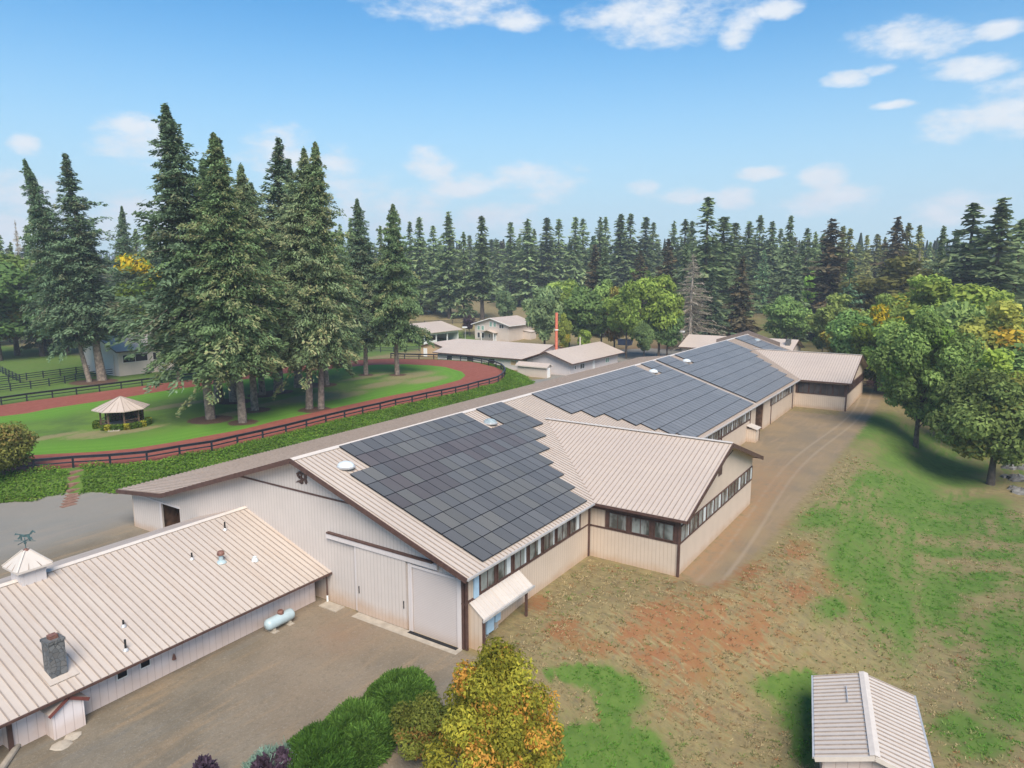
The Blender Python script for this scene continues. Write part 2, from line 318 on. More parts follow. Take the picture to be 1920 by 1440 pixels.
def foliage(name, trans=0.22):
    t = NT(name); t.t.nodes.remove(t.b); oi = t.n('ShaderNodeObjectInfo')
    mul = t.n('ShaderNodeMix'); mul.data_type = 'RGBA'; mul.blend_type = 'MULTIPLY'; mul.inputs[0].default_value = 1.0
    t.l(t.attr('tint', True), mul.inputs[6]); t.l(oi.outputs['Color'], mul.inputs[7])
    d = t.n('ShaderNodeBsdfDiffuse'); tr = t.n('ShaderNodeBsdfTranslucent'); mx = t.n('ShaderNodeMixShader'); mx.inputs[0].default_value = trans
    t.l(mul.outputs[2], d.inputs[0]); t.l(mul.outputs[2], tr.inputs[0]); t.l(d.outputs[0], mx.inputs[1]); t.l(tr.outputs[0], mx.inputs[2]); t.l(mx.outputs[0], t.out.inputs[0]); return t.mat
M['needles'] = foliage('needle_foliage', 0.25); M['leaves'] = foliage('leaf_foliage', 0.38)
# ------------------------------------------------------------------ terrain
GRAV = [  # gravel areas (world polygons)
 [(0.6,-14.6),(-3,-17.5),(-8,-21),(-16,-25),(-60,-48),(-60,80),(-40,70),(-20,50),(-9,42),(-4,40),(0.6,39),(6,38),(14,36),(30,34),(60,33),(78,34),(84,36),(90,37),(96,35),(100,44),(106,60),(112,62),(130,60),(160,40),(163,24),(150,22),(112,23.2),(60,22.4),(1.2,22.2),(1,22),(0.9,0)],
]
ROADP = [[at(x, y, 0)[:2] for x, y in [(1285,1084),(1330,1100),(1360,1088),(1440,1020),(1500,940),(1560,870),(1620,800),(1652,752),(1645,738),(1618,738)]] + [(112,-21.6),(86,-21),(86,-14),(37,-14),(36.6,-21.2),(17,-21.2)]]
PADR = [(100,-22),(118,-23),(128,-27),(112,-29)]
MULCH = [(395,787,3.0),(410,752,2.2),(455,792,2.0),(478,769,2.3),(492,741,2.4),(522,735,2.4),(440,753,2.6),(590,768,2.4),(600,722,3.0),(578,724,2.0),(686,703,1.6),(745,703,1.8),(176,716,4.0)]
DRYIN = [(330,760,7,2),(440,775,6,2),(580,745,9,3.5),(640,742,7,3),(720,720,8,3),(800,712,7,3.5),(770,704,9,4),(690,706,8,2),(160,815,3.0,2.2),(90,820,5,1.5),(215,812,4.5,1.8),(265,805,4,1.5),(520,755,6,2)]
GREENB = [(1100,1260,60,12),(1165,1300,50,28),(1130,1400,110,30),(1500,1340,50,50),(1480,1290,55,28),(1560,1140,40,22),(1700,950,80,26),(1760,990,90,22),(1790,900,70,18),(1680,860,50,26),(1640,800,60,26),(1700,1060,22,50),(1760,1035,70,12),(1860,1080,60,10),(1695,1150,26,80),(1780,1150,22,18),(1785,1205,20,10),(1880,1190,50,50),(1880,1260,60,50),(1900,1330,60,40),(1540,975,50,22),(1590,1050,40,50),(1820,1100,60,16),(1650,1090,40,90),(1760,1120,50,60),(1800,1360,60,26),(1850,1390,60,30),(1870,1040,60,12),(1150,1400,100,45),(1200,1430,60,30),(1090,1390,50,25),(1130,1275,60,16),(1180,1310,40,25),(1530,1300,20,30),(1510,1380,30,60),(1690,830,60,26),(1760,880,90,34),(1850,950,60,20),(1720,920,60,40),(1640,900,40,20),(1760,950,90,20),(1900,1010,50,10),(1740,870,60,10),(1440,1290,30,14),(1610,1000,60,30)]
RUSTB = [(1440,980,40,14),(1500,1030,40,20),(1560,1080,40,24),(1600,1130,30,20),(1395,1070,50,20),(1340,1090,40,14),(1120,1215,50,16),(1300,1235,60,18),(1240,1150,70,26),(1300,1180,80,26),(1380,1200,60,26),(1230,1230,60,20),(1420,1180,40,16),(1180,1190,40,20),(1010,1130,30,18),(1060,1180,40,26),(1560,1100,30,20),(1660,1150,24,14),(1500,1110,40,26),(1450,1240,24,10),(1310,1260,40,12),(1340,1140,40,12)]
TANB = [(1790,1050,90,10,.9),(1850,1070,70,9,.8),(1738,985,12,45,.8),(1770,1008,45,7,.8),(1825,1130,60,22,.9),(1745,1150,42,40,.85),(1770,1235,60,28,.9),(1885,925,45,22,.85),(1815,887,70,9,.8),(1880,1020,60,10,.7),(1850,1250,50,12,.6),(1735,900,14,50,.6),(1870,1120,60,10,.6),(1790,1330,50,30,.8)]
CRISP = [(1135,1410,105,42),(1070,1395,50,30),(1205,1430,50,22),(1090,1262,60,11),(1150,1285,40,16),(1150,1330,26,30),(1490,1282,50,18),(1516,1370,28,60)]
def zone_masks(X, Y):
    so = sdist(X, Y, OUTP); si = sdist(X, Y, INP); A = {}
    A['sd_track'] = np.clip(np.minimum(so, -si), -2, 2); A['sd_in'] = np.clip(si, -2, 30)
    g = np.full(X.shape, -9.0)
    for p in GRAV: g = np.maximum(g, sdist(X, Y, p))
    g = np.minimum(g, -so-5.2+.4*np.sin(X*.7))          # never on the track plateau
    A['sd_grav'] = np.clip(g, -2, 2)
    r = np.maximum(sdist(X, Y, ROADP[0]), sdist(X, Y, PADR)); A['sd_road'] = np.clip(r, -2, 2)
    m = np.full(X.shape, -9.0)
    for px, py, rad in MULCH:
        c = at(px, py, TZ); m = np.maximum(m, rad-np.hypot(X-c[0], Y-c[1]))
    A['sd_mulch'] = np.clip(m, -2, 2)
    d = np.zeros(X.shape)
    for px, py, a, b in DRYIN:
        c = at(px, py, TZ); d = np.maximum(d, np.exp(-(((X-c[0])*0.9+(Y-c[1])*-0.2)/a)**2-((Y-c[1])/b)**2))
    A['dryp'] = d
    gr = np.zeros(X.shape)
    for px, py, a, b in GREENB:
        c = hit(px, py); u = hit(px+a, py)-c; v = hit(px, py-b)-c
        det = u[0]*v[1]-u[1]*v[0]; dx, dy = X-c[0], Y-c[1]; s1 = (dx*v[1]-dy*v[0])/det; s2 = (u[0]*dy-u[1]*dx)/det
        gr = np.maximum(gr, np.exp(-(s1**2+s2**2)*0.9))
    # lush ground round the oval and the ivy bank, pasture to the left, meadow far right
    gr = np.maximum(gr, ss((so+6.5)/2)*(Y < 200)); gr = np.maximum(gr, ss((Y-78)/6)*ss((62-X)/10)*0.85*ss((235-Y)/40))
    gr = np.maximum(gr, np.exp(-((X-235)/60)**2-((Y-10)/16)**2)*0.8)
    gr = np.maximum(gr, ss((Y-88)/8)*ss((200-Y)/50)*ss((X-60)/10)*ss((165-X)/10)*0.8)
    A['green'] = gr
    ru = np.zeros(X.shape)
    for px, py, a, b in RUSTB:
        c = hit(px, py); u = hit(px+a, py)-c; v = hit(px, py-b)-c
        det = u[0]*v[1]-u[1]*v[0]; dx, dy = X-c[0], Y-c[1]; s1 = (dx*v[1]-dy*v[0])/det; s2 = (u[0]*dy-u[1]*dx)/det
        ru = np.maximum(ru, np.exp(-(s1**2+s2**2)*0.9))
    c = hit(1290, 1185); ru = np.maximum(ru, .62*np.exp(-((X-c[0])/9)**2-((Y-c[1])/5)**2)); c = hit(1420, 1160); ru = np.maximum(ru, .55*np.exp(-((X-c[0])/7)**2-((Y-c[1])/4)**2))
    A['rusty'] = ru; 
    vp = [hit(x, y)[:2] for x, y in [(1610,785),(1650,850),(1590,895),(1510,955),(1570,985),(1600,1070),(1655,1115),(1672,1235),(1725,1215),(1800,1195),(1835,1290),(1905,1390),(2000,1500),(2300,1500),(2300,900),(2000,800),(1900,840),(1700,790)]]
    lw = ss((sdist(X, Y, vp)+1.2)/2.6)
    for px, py, a, b, w in TANB:
        c = hit(px, py); u = hit(px+a, py)-c; v = hit(px, py-b)-c; det = u[0]*v[1]-u[1]*v[0]; dx, dy = X-c[0], Y-c[1]; s1 = (dx*v[1]-dy*v[0])/det; s2 = (u[0]*dy-u[1]*dx)/det
        lw = lw*(1-w*np.exp(-(s1**2+s2**2)))
    A['lowland'] = lw
    for px, py, a, b in CRISP:
        c = hit(px, py); u = hit(px+a, py)-c; v = hit(px, py-b)-c; det = u[0]*v[1]-u[1]*v[0]; dx, dy = X-c[0], Y-c[1]; s1 = (dx*v[1]-dy*v[0])/det; s2 = (u[0]*dy-u[1]*dx)/det
        A['green'] = np.maximum(A['green'], 1.5*ss((1.25-np.hypot(s1, s2))/.35))
    rr = np.hypot(X-CP[0], Y-CP[1]); A['forest'] = ss((rr-520)/120)
    A['bark_soil'] = np.exp(-((X-150)/25)**2-((Y-33)/14)**2)
    return A
def ground_mat():
    t = NT('ground_surface'); p = t.pos(); s = t.sep(p)
    n1 = t.noise(p, 0.22, 5, 0.6); n2 = t.noise(p, 1.3, 6, 0.65); n3 = t.noise(p, 9.0, 7, 0.78); n4 = t.noise(p, 0.05, 3)
    nm = t.noise(t.mapv(p, (3.2, 0.9, 1), (0, 0, R(-20))), 1.6, 5, 0.7)
    # dry grass
    c = t.mix(t.mr(n2, 0.3, 0.7), (0.195, 0.142, 0.070), (0.305, 0.232, 0.115)); c = t.mix(t.math('MULTIPLY', t.mr(n3, 0.42, 0.78), 0.5), c, (0.12, 0.105, 0.06))
    c = t.mix(t.math('MULTIPLY', t.mr(n1, 0.45, 0.7), 0.5), c, (0.27, 0.175, 0.105)); c = t.mix(t.math('MULTIPLY', t.mr(nm, 0.48, 0.72), 0.7), c, (0.10, 0.115, 0.045)); c = t.mix(t.math('MULTIPLY', t.mr(t.noise(t.mapv(p, (0.9, 2.6, 1), (0, 0, R(25))), 0.8, 6, 0.7), 0.5, 0.7), 0.55), c, (0.145, 0.115, 0.085))
    sk = t.noise(t.mapv(p, (2.6, 0.45, 0.6), (0, 0, R(12))), 1.5, 7, 0.75)
    c = t.mix(t.math('MULTIPLY', t.mr(sk, 0.50, 0.66), 0.65), c, (0.115, 0.10, 0.062)); c = t.mix(t.math('MULTIPLY', t.mr(sk, 0.46, 0.33), 0.5), c, (0.37, 0.285, 0.15))
    rus = t.mr(t.math('ADD', t.math('MULTIPLY', t.attr('rusty'), 0.40), t.math('MULTIPLY', t.math('ADD', n2, sk), 0.80)), 0.93, 1.12)
    c = t.mix(t.math('MULTIPLY', rus, 0.8), c, (0.25, 0.095, 0.042))
    stp = t.noise(t.mapv(p, (0.10, 0.85, 1)), 1.0, 4, 0.6)
    wv = t.math('SINE', t.math('ADD', t.math('MULTIPLY', s[1], 2.4), t.math('MULTIPLY', n1, 4.0)))
    low = t.math('ADD', t.math('ADD', 0.42, t.math('MULTIPLY', t.math('SUBTRACT', stp, 0.5), 2.3)), t.math('MULTIPLY', wv, 0.05))
    gn = t.math('ADD', t.math('MAXIMUM', t.math('MULTIPLY', t.attr('green'), 0.85), t.math('MULTIPLY', low, t.attr('lowland'))), t.math('MULTIPLY', t.math('SUBTRACT', t.math('ADD', n2, n1), 1.0), 0.9))
    gf = t.mr(gn, 0.18, 0.75); gcol = t.mix(t.mr(n2, 0.3, 0.7), (0.055, 0.125, 0.018), (0.095, 0.175, 0.028)); gcol = t.mix(t.math('MULTIPLY', t.mr(n3, 0.4, 0.7), 0.35), gcol, (0.11, 0.13, 0.04))
    c = t.mix(t.math('MULTIPLY', t.mr(gn, -0.25, 0.55), 0.75), c, t.mix(n2, (0.125, 0.125, 0.045), (0.20, 0.185, 0.075)))
    c = t.mix(t.math('MULTIPLY', gf, 0.88), c, gcol)
    # red-brown needle duff beyond the yard, dark woods far away
    c = t.mix(t.attr('bark_soil'), c, t.mix(n2, (0.15, 0.075, 0.045), (0.24, 0.13, 0.08)))
    c = t.mix(t.attr('forest'), c, t.mix(t.mr(t.noise(p, 0.02, 6, 0.7), 0.3, 0.7), (0.022, 0.04, 0.022), (0.05, 0.07, 0.035)))
    # infield lawn with mowing bands that follow the oval
    sdi = t.attr('sd_in'); infl = t.mr(t.math('ADD', sdi, t.math('MULTIPLY', t.math('SUBTRACT', n3, 0.5), 0.5)), -0.12, 0.12)
    band = t.math('SINE', t.math('ADD', t.math('MULTIPLY', sdi, 3.6), t.math('MULTIPLY', n1, 3.0)))
    lawn = t.mix(t.math('MULTIPLY', t.mr(band, -0.9, 0.9), t.math('MULTIPLY', t.mr(sdi, 7.0, 1.0), t.mr(n2, 0.3, 0.6))), (0.100, 0.220, 0.024), (0.118, 0.25, 0.028))
    lawn = t.mix(t.mr(t.math('ADD', t.math('MULTIPLY', sdi, 0.11), n1), 0.85, 1.6), lawn, t.mix(t.mr(n1, 0.35, 0.65), (0.075, 0.125, 0.03), (0.11, 0.19, 0.03)))
    dp = t.mr(t.math('ADD', t.attr('dryp'), t.math('MULTIPLY', t.math('SUBTRACT', n2, 0.5), 0.9)), 0.35, 0.85); lawn = t.mix(t.math('MULTIPLY', dp, 0.75), lawn, (0.26, 0.20, 0.11))
    lawn = t.mix(t.math('MULTIPLY', t.mr(n3, 0.45, 0.75), 0.5), lawn, (0.065, 0.14, 0.02)); lawn = t.mix(t.math('MULTIPLY', t.mr(n2, 0.55, 0.75), 0.35), lawn, (0.16, 0.23, 0.05))
    c = t.mix(infl, c, lawn)
    # gravel
    wn = t.noise(t.mapv(p, (0.14, 1.0, 1), (0, 0, R(10))), 0.9, 6, 0.62, 0.6)
    gv = t.mix(t.mr(n1, 0.35, 0.65), (0.165, 0.136, 0.098), (0.212, 0.178, 0.132)); gv = t.mix(t.math('MULTIPLY', t.mr(wn, 0.5, 0.68), 0.75), gv, (0.27, 0.195, 0.12)); gv = t.mix(t.math('MULTIPLY', t.mr(wn, 0.46, 0.32), 0.6), gv, (0.165, 0.155, 0.135))
    gv = t.mix(t.math('MULTIPLY', t.mr(n4, 0.45, 0.6), 0.5), gv, (0.27, 0.20, 0.135)); n5 = t.noise(p, 3.2, 6, 0.8); gv = t.mix(t.math('MULTIPLY', t.mr(n5, 0.50, 0.66), 0.35), gv, (0.11, 0.095, 0.07)); gv = t.mix(t.math('MULTIPLY', t.mr(n3, 0.52, 0.72), 0.7), gv, (0.34, 0.30, 0.25)); gv = t.mix(t.math('MULTIPLY', t.mr(n3, 0.46, 0.30), 0.5), gv, (0.10, 0.09, 0.075)); rsp = t.n('ShaderNodeVectorMath'); rsp.operation = 'DISTANCE'; t.l(p, rsp.inputs[0]); rsp.inputs[1].default_value = (-2.0, -6.5, -.4); gv = t.mix(t.math('MULTIPLY', t.mr(t.math('ADD', rsp.outputs['Value'], t.math('MULTIPLY', n2, 5.0)), 6.2, 1.4), 0.4), gv, (0.26, 0.15, 0.09))
    near = t.mr(s[1], 20.0, 26.0); gv = t.mix(t.math('MULTIPLY', near, 0.6), gv, (0.235, 0.235, 0.225))
    gf2 = t.mr(t.math('ADD', t.attr('sd_grav'), t.math('MULTIPLY', t.math('SUBTRACT', n2, 0.5), 1.6)), -0.3, 0.3)
    c = t.mix(gf2, c, gv)
    # dirt road with wheel ruts (follows x)
    rut = t.math('ABSOLUTE', t.math('SUBTRACT', t.math('ABSOLUTE', t.math('SUBTRACT', t.math('ADD', s[1], t.math('MULTIPLY', t.math('SINE', t.math('MULTIPLY', s[0], 0.09)), 0.8)), -22.6)), 0.75))
    rd = t.mix(t.mr(n1, 0.35, 0.65), (0.25, 0.182, 0.108), (0.20, 0.155, 0.104)); rd = t.mix(t.math('MULTIPLY', t.mr(wn, 0.5, 0.7), 0.6), rd, (0.29, 0.205, 0.13))
    rd = t.mix(t.math('MULTIPLY', t.mr(rut, 0.30, 0.0), 0.5), rd, (0.32, 0.25, 0.18)); rd = t.mix(t.math('MULTIPLY', t.mr(n3, 0.5, 0.8), 0.4), rd, (0.19, 0.15, 0.12))
    rd = t.mix(t.math('MULTIPLY', t.mr(t.math('ADD', s[1], t.math('MULTIPLY', n1, 2.6)), -22.6, -20.6), t.math('MULTIPLY', t.mr(s[0], 62, 40), t.mr(n2, 0.25, 0.65))), rd, t.mix(n2, (0.31, 0.18, 0.09), (0.26, 0.17, 0.10)))
    rf = t.mr(t.math('ADD', t.attr('sd_road'), t.math('MULTIPLY', t.math('SUBTRACT', n2, 0.5), 2.2)), -0.5, 0.5); c = t.mix(rf, c, rd)
    # mulch
    mu = t.mix(t.mr(n3, 0.35, 0.7), (0.06, 0.035, 0.025), (0.17, 0.10, 0.065)); c = t.mix(t.mr(t.math('ADD', t.attr('sd_mulch'), t.math('MULTIPLY', t.math('SUBTRACT', n2, 0.5), 1.5)), -0.25, 0.25), c, mu)
    # track
    tk = t.mix(t.mr(n2, 0.3, 0.7), (0.215, 0.062, 0.045), (0.265, 0.088, 0.062)); tk = t.mix(t.math('MULTIPLY', t.mr(n3, 0.5, 0.8), 0.5), tk, (0.16, 0.05, 0.04)); tk = t.mix(t.math('MULTIPLY', t.mr(wn, 0.5, 0.75), 0.4), tk, (0.31, 0.12, 0.085))
    tf = t.mr(t.math('ADD', t.attr('sd_track'), t.math('MULTIPLY', t.math('SUBTRACT', n3, 0.5), 0.35)), -0.08, 0.08); c = t.mix(tf, c, tk)
    t.bump(t.math('ADD', n3, t.math('MULTIPLY', n2, 0.6)), 0.5, 0.10)
    return t.fin(c, 0.95, 0, 0.15)
M['ground'] = ground_mat()
def build_ground():
    def axis(a, b, step, lo, hi):
        c = list(np.arange(a, b+1e-6, step)); s = step
        while c[-1] < hi: s *= 1.16; c.append(c[-1]+s)
        s = step
        while c[0] > lo: s *= 1.16; c.insert(0, c[0]-s)
        return np.array(c)
    xs = axis(-34, 132, 0.6, -400, 1800); ys = axis(-58, 112, 0.6, -1200, 1800)
    X, Y = np.meshgrid(xs, ys, indexing='ij'); nx, ny = X.shape; X = X.ravel(); Y = Y.ravel(); Z = H(X, Y)
    rng = np.random.default_rng(3); Z = Z+0.03*rng.standard_normal(len(Z))*(Z < -0.5)
    A = zone_masks(X, Y); idx = np.arange(nx*ny).reshape(nx, ny)
    F = np.stack([idx[:-1, :-1], idx[1:, :-1], idx[1:, 1:], idx[:-1, 1:]], -1).reshape(-1, 4)
    fm = {k: A[k][F].mean(1) for k in ('sd_track', 'sd_in', 'sd_grav', 'sd_road')}; fy = Y[F].mean(1); fx = X[F].mean(1)
    zone = np.zeros(len(F), int); zone[(fm['sd_grav'] > 0)] = 1; zone[(fm['sd_grav'] > 0) & (fx > 78) & (fy > 20)] = 2; zone[fm['sd_road'] > 0] = 3; zone[fm['sd_in'] > 0] = 4; zone[fm['sd_track'] > 0] = 5
    V = np.stack([X, Y, Z], -1)
    for k, nm in enumerate(['ground', 'gravel_yard', 'gravel_lot', 'dirt_road', 'lawn', 'race_track']):
        f = F[zone == k]; u, inv = np.unique(f, return_inverse=True); f2 = inv.reshape(f.shape)
        me = fast_mesh(nm, V[u], f2, M['ground'], attrs={a: v[u] for a, v in A.items()}, smooth=True)
        props(link(me, nm), kind='structure')
build_ground()
# ------------------------------------------------------------------ the long barn
HR, SL, WD, A1, B1, S2 = 9.471, 0.3309, 14.725, 16.04, 22.865, 0.12
HE = HR-SL*WD; ZT = HR-SL*A1; ZB = ZT-S2*(B1-A1); X1, W1, YW2, YW3, X2, W2_ = 16.084, 10.4, 22.0, 22.3, 89.5, 10.25
WX = 0.86; WY = -14.0; SEAM = 63.4
def zr(y):
    if y <= A1: return HR-SL*abs(y)
    return ZT-S2*(y-A1)
def seams(mb, lines, w=0.045, h=0.05, m=0):
    for a, b in lines: mb.bar((a[0], a[1], a[2]+h/2), (b[0], b[1], b[2]+h/2), w, h, (0, 0, 1), m)
def windows(root, x0, x1, fixed, z0, z1, n, axis, out, gap=0.16, mat='glass', panes=2, white=0.5):
    """n framed windows along an axis; out=-1: faces -axis normal. Each window: frame part with pane sub-parts."""
    L = (x1-x0)/n
    for i in range(n):
        a = x0+i*L+gap/2; b = x0+(i+1)*L-gap/2; f = MB(); g = MB(); fw = 0.06
        def P(u, d, z): return (u, fixed+out*d, z) if axis == 'x' else (fixed+out*d, u, z)
        lo, hi = min(a, b), max(a, b)
        for (u0, u1, v0, v1) in ((lo, hi, z0, z0+fw), (lo, hi, z1-fw, z1), (lo, lo+fw, z0+fw, z1-fw), (hi-fw, hi, z0+fw, z1-fw)): f.box(P(u0, 0.0, v0), P(u1, 0.07, v1))
        for k in range(1, panes):
            u = lo+(hi-lo)*k/panes; f.box(P(u-0.025, 0.0, z0+fw), P(u+0.025, 0.065, z1-fw))
        w = f.build('window', M['brown'], root)
        for k in range(panes):
            u0 = lo+fw+(hi-lo-2*fw)*k/panes+0.02; u1 = lo+fw+(hi-lo-2*fw)*(k+1)/panes-0.02
            g.box(P(u0, 0.0, z0+fw), P(u1, 0.035, z1-fw))
        g.build('pane', M[mat], w)
        rw = (i*7+int(z0*10)) % 5
        if white and mat == 'glass' and rw != 2:
            c = MB(); u = hi-fw-0.02; c.box(P(u-(hi-lo)*(0.08+.05*rw), 0.036, z0+fw+0.02), P(u, 0.042, z1-fw-0.02)); c.build('curtain', M['dome'], w)
def panel_mesh(x, k, col):
    """one module; x = left edge, k = row from the ridge"""
    n = math.hypot(1, SL); cu = 1/n; su = SL/n; s0 = 0.26+1.655*k; s1 = s0+1.625; m = MB(); h = 0.16
    def P(xx, s, d): return (xx, -(s*cu)-d*su, HR-s*su+d*cu)
    m.hexa([P(x+.01, s0, h-.045), P(x+.01, s1, h-.045), P(x+1.03, s1, h-.045), P(x+1.03, s0, h-.045)], [P(x+.01, s0, h), P(x+.01, s1, h), P(x+1.03, s1, h), P(x+1.03, s0, h)], 1)
    m.poly([P(x+.03, s0+.02, h+.004), P(x+.03, s1-.02, h+.004), P(x+1.01, s1-.02, h+.004), P(x+1.01, s0+.02, h+.004)], 0)
    return m
def add_tint(me, cols):
    a = me.color_attributes.new('tint', 'FLOAT_COLOR', 'POINT'); c4 = np.ones((len(me.vertices), 4), np.float32); c4[:, :3] = cols; a.data.foreach_set('color', c4.ravel())
def panels(root, cells, rng):
    cells = sorted(cells, key=lambda c: (c[0]+.5-CP[0])**2+(-(0.3+1.65*c[1])-CP[1])**2)
    def colr(x, k):
        purple = (2 <= k <= 3 and 3 < x < 20 and rng.random() < 0.82) or (k == 4 and 1 < x < 8 and rng.random() < .55) or (k == 1 and x < 9 and rng.random() < .3)
        if x > 27: b = (0.165, 0.158, 0.155); v = rng.uniform(0.93, 1.07)  # same panels further off: grazing-angle sheen painted in as a paler tint
        elif purple: b = (0.095, 0.078, 0.072); v = rng.uniform(0.8, 1.12)
        else: b = (0.105, 0.100, 0.095) if rng.random() < .7 else (0.12, 0.112, 0.098); v = rng.uniform(0.85, 1.15)
        return tuple(q*v for q in b)
    rest = MB(); rc = []
    for i, (x, k) in enumerate(cells):
        col = colr(x, k); m = panel_mesh(x, k, col)
        if i < 100:
            o = m.build('solar_panel', [M['solar'], M['solar_edge']], root); add_tint(o.data, col)
        else:
            n = len(rest.v); rest.v += m.v; rest.f += [tuple(n+q for q in f) for f in m.f]; rest.m += m.m; rc += [col]*len(m.v)
    if rest.v:
        o = rest.build('solar_panels', [M['solar'], M['solar_edge']], root); add_tint(o.data, np.array(rc)); o['kind'] = 'stuff'
def skylight(root, x, y, mat='dome', ry=0.85, rx=0.6):
    z = HR+SL*y; m = MB(); m.lathe((x, y, z+0.02), [(0.80, 0), (0.82, 0.10), (0.74, 0.14)], 24, 1, rx+0.15, ry); m.lathe((x, y, z+0.14), [(0.74, 0), (0.68, 0.12), (0.5, 0.24), (0.25, 0.31), (0.02, 0.33)], 24, 0, rx+0.15, ry)
    o = m.build('skylight', [M[mat], M['gutter']], root, smooth=False); return o
def wing(root, x0, w, yo, xr_, name='wing_roof'):
    zr_ = HE+SL*w; yf = -(HR-zr_)/SL; xm = x0+w; xe = x0+2*w; m = MB()
    m.slab([(x0, -yo, HE), (xm, -yo, zr_), (xm, yf, zr_), (x0, -WD, HE)], 0.14, 0); m.slab([(xm, -yo, zr_), (xe, -yo, HE), (xe, -WD, HE), (xm, yf, zr_)], 0.14, 0)
    L = []; y = -yo+0.2
    while y < yf-0.1:
        off = max(0, (y+WD)); L.append(((x0+off, y, HE+SL*off), (xm-0.15, y, zr_-SL*0.15))); L.append(((xe-off, y, HE+SL*off), (xm+0.15, y, zr_-SL*0.15))); y += 0.405
    seams(m, L, 0.05, 0.055, 1); rf = m.build(name, [M['roof_wing'], M['seam']], root)
    r = MB(); r.bar((xm, -yo, zr_+0.07), (xm, yf, zr_+0.07), 0.42, 0.03); r.build('ridge_cap', M['ridge'], rf)
    f = MB()
    f.bar((x0, -yo-0.03, HE-0.13), (xm, -yo-0.03, zr_-0.13), 0.06, 0.34, (0, 0, 1)); f.bar((xm, -yo-0.03, zr_-0.13), (xe, -yo-0.03, HE-0.13), 0.06, 0.34, (0, 0, 1))
    f.box((x0-0.05, -yo, HE-0.22), (x0+0.0, -WD, HE-0.02)); f.box((xe, -yo, HE-0.22), (xe+0.05, -WD, HE-0.02))
    f.build('fascia', M['brown'], rf); return rf
def build_barns():
    rng = random.Random(4)
    a = thing('barn', (30, 0, 0), 'nearest long gabled barn, black solar panels on its cream metal roof, monogram on the gable', 'barn')
    b = thing('stable_barn', (88, 0, 0), 'far half of the long barn, beyond the open breezeway, roof nearly covered in panels', 'barn')
    for root, xa, xb in ((a, 0.0, SEAM), (b, SEAM+0.15, 112.5)):
        m = MB(); m.slab([(xa, 0, HR), (xb, 0, HR), (xb, -WD, HE), (xa, -WD, HE)], 0.14, 0)
        m.slab([(xa, 0, HR), (xa, A1, ZT), (xb, A1, ZT), (xb, 0, HR)], 0.14, 2); m.slab([(xa, A1, ZT), (xa, B1, ZB), (xb, B1, ZB), (xb, A1, ZT)], 0.13, 2)
        L = []; x = xa+0.2
        while x < xb-0.05: L.append(((x, -0.3, HR-SL*0.3), (x, -WD, HE))); x += 0.405
        seams(m, L, 0.05, 0.055, 1); L = []; x = xa+0.2
        while x < xb-0.05: L.append(((x, A1, ZT), (x, B1, ZB))); x += 0.405
        seams(m, L, 0.10, 0.07, 1)
        rf = m.build('roof', [M['roof'], M['seam'], M['roof_rust']], root)
        r = MB(); r.slab([(xa-.01, -0.32, HR-SL*.32+.075), (xa-.01, 0, HR+.075), (xb, 0, HR+.075), (xb, -0.32, HR-SL*.32+.075)], 0.02); r.slab([(xa-.01, 0, HR+.075), (xa-.01, .32, HR-SL*.32+.075), (xb, .32, HR-SL*.32+.075), (xb, 0, HR+.075)], 0.02); r.build('ridge_cap', M['ridge'], rf)
        g = MB(); g.box((xa, -WD-0.10, HE-0.14), (xb, -WD+0.0, HE-0.03)); g.build('gutter', M['gutter'], rf)
        # walls: right wall (faces -y) and left wall
        pieces('side_wall', M['wall_side'], root, [((WX, WY, -0.9), (SEAM+2.2, WY+0.15, HE+0.15)), ((WX, 21.9, -0.5), (xb, 22.05, ZB))] if root is a else [((70.0, WY, -0.6), (xb-0.6, WY+0.15, HE+0.15)), ((xa, 21.9, -0.5), (xb-.6, 22.05, ZB)), ((xb-.75, -13.8, -.5), (xb-.6, 21.8, ZB))])
        fa = MB(); t = 0.34
        xx = xa-0.03 if root is a else xb+0.03
        fa.bar((xx, 0, HR-0.12), (xx, -WD, HE-0.12), 0.06, t, (0, 0, 1)); fa.bar((xx, 0, HR-0.12), (xx, A1, ZT-0.12), 0.06, t, (0, 0, 1)); fa.bar((xx, A1, ZT-0.12), (xx, B1, ZB-0.12), 0.06, t, (0, 0, 1))
        fa.box((xa, B1, ZB-.25), (xb, B1+.05, ZB-.02)); fa.build('fascia', M['brown'], rf)
        # soffit board strip under the front overhang
    # front wall of the near barn, profile under the roof, with an opening at y 15..17.6
    m = MB()
    def col(y0, y1, zb, zt0=None, zt1=None):
        m.hexa([(WX, y0, zb), (WX+.15, y0, zb), (WX+.15, y1, zb), (WX, y1, zb)], [(WX, y0, zr(y0)-.14 if zt0 is None else zt0), (WX+.15, y0, zr(y0)-.14 if zt0 is None else zt0), (WX+.15, y1, zr(y1)-.14 if zt1 is None else zt1), (WX, y1, zr(y1)-.14 if zt1 is None else zt1)])
    col(WY, 0, -0.9); col(0, 15.0, -0.9); col(15.0, A1, 2.95); col(A1, 17.6, 2.95); col(17.6, 21.9, -0.6)
    m.build('gable_wall', M['wall_front'], a)
    # recessed timber stall behind the opening
    m = MB(); m.box((WX+1.6, 14.6, -.3), (WX+1.7, 18.0, 3.2)); m.box((WX+.2, 14.6, -.3), (WX+1.6, 14.7, 3.2)); m.box((WX+.2, 17.9, -.3), (WX+1.6, 18.0, 3.2)); m.build('stall_wall', M['darkwood'], a)
    m = MB(); m.box((WX+1.5, 15.3, 1.5), (WX+1.56, 16.4, 2.6), 1)
    for k in range(7): m.box((WX+1.46, 15.32+.17*k, 1.5), (WX+1.49, 15.36+.17*k, 2.6), 0)
    m.build('barred_window', [M['gutter'], M['dark']], a)
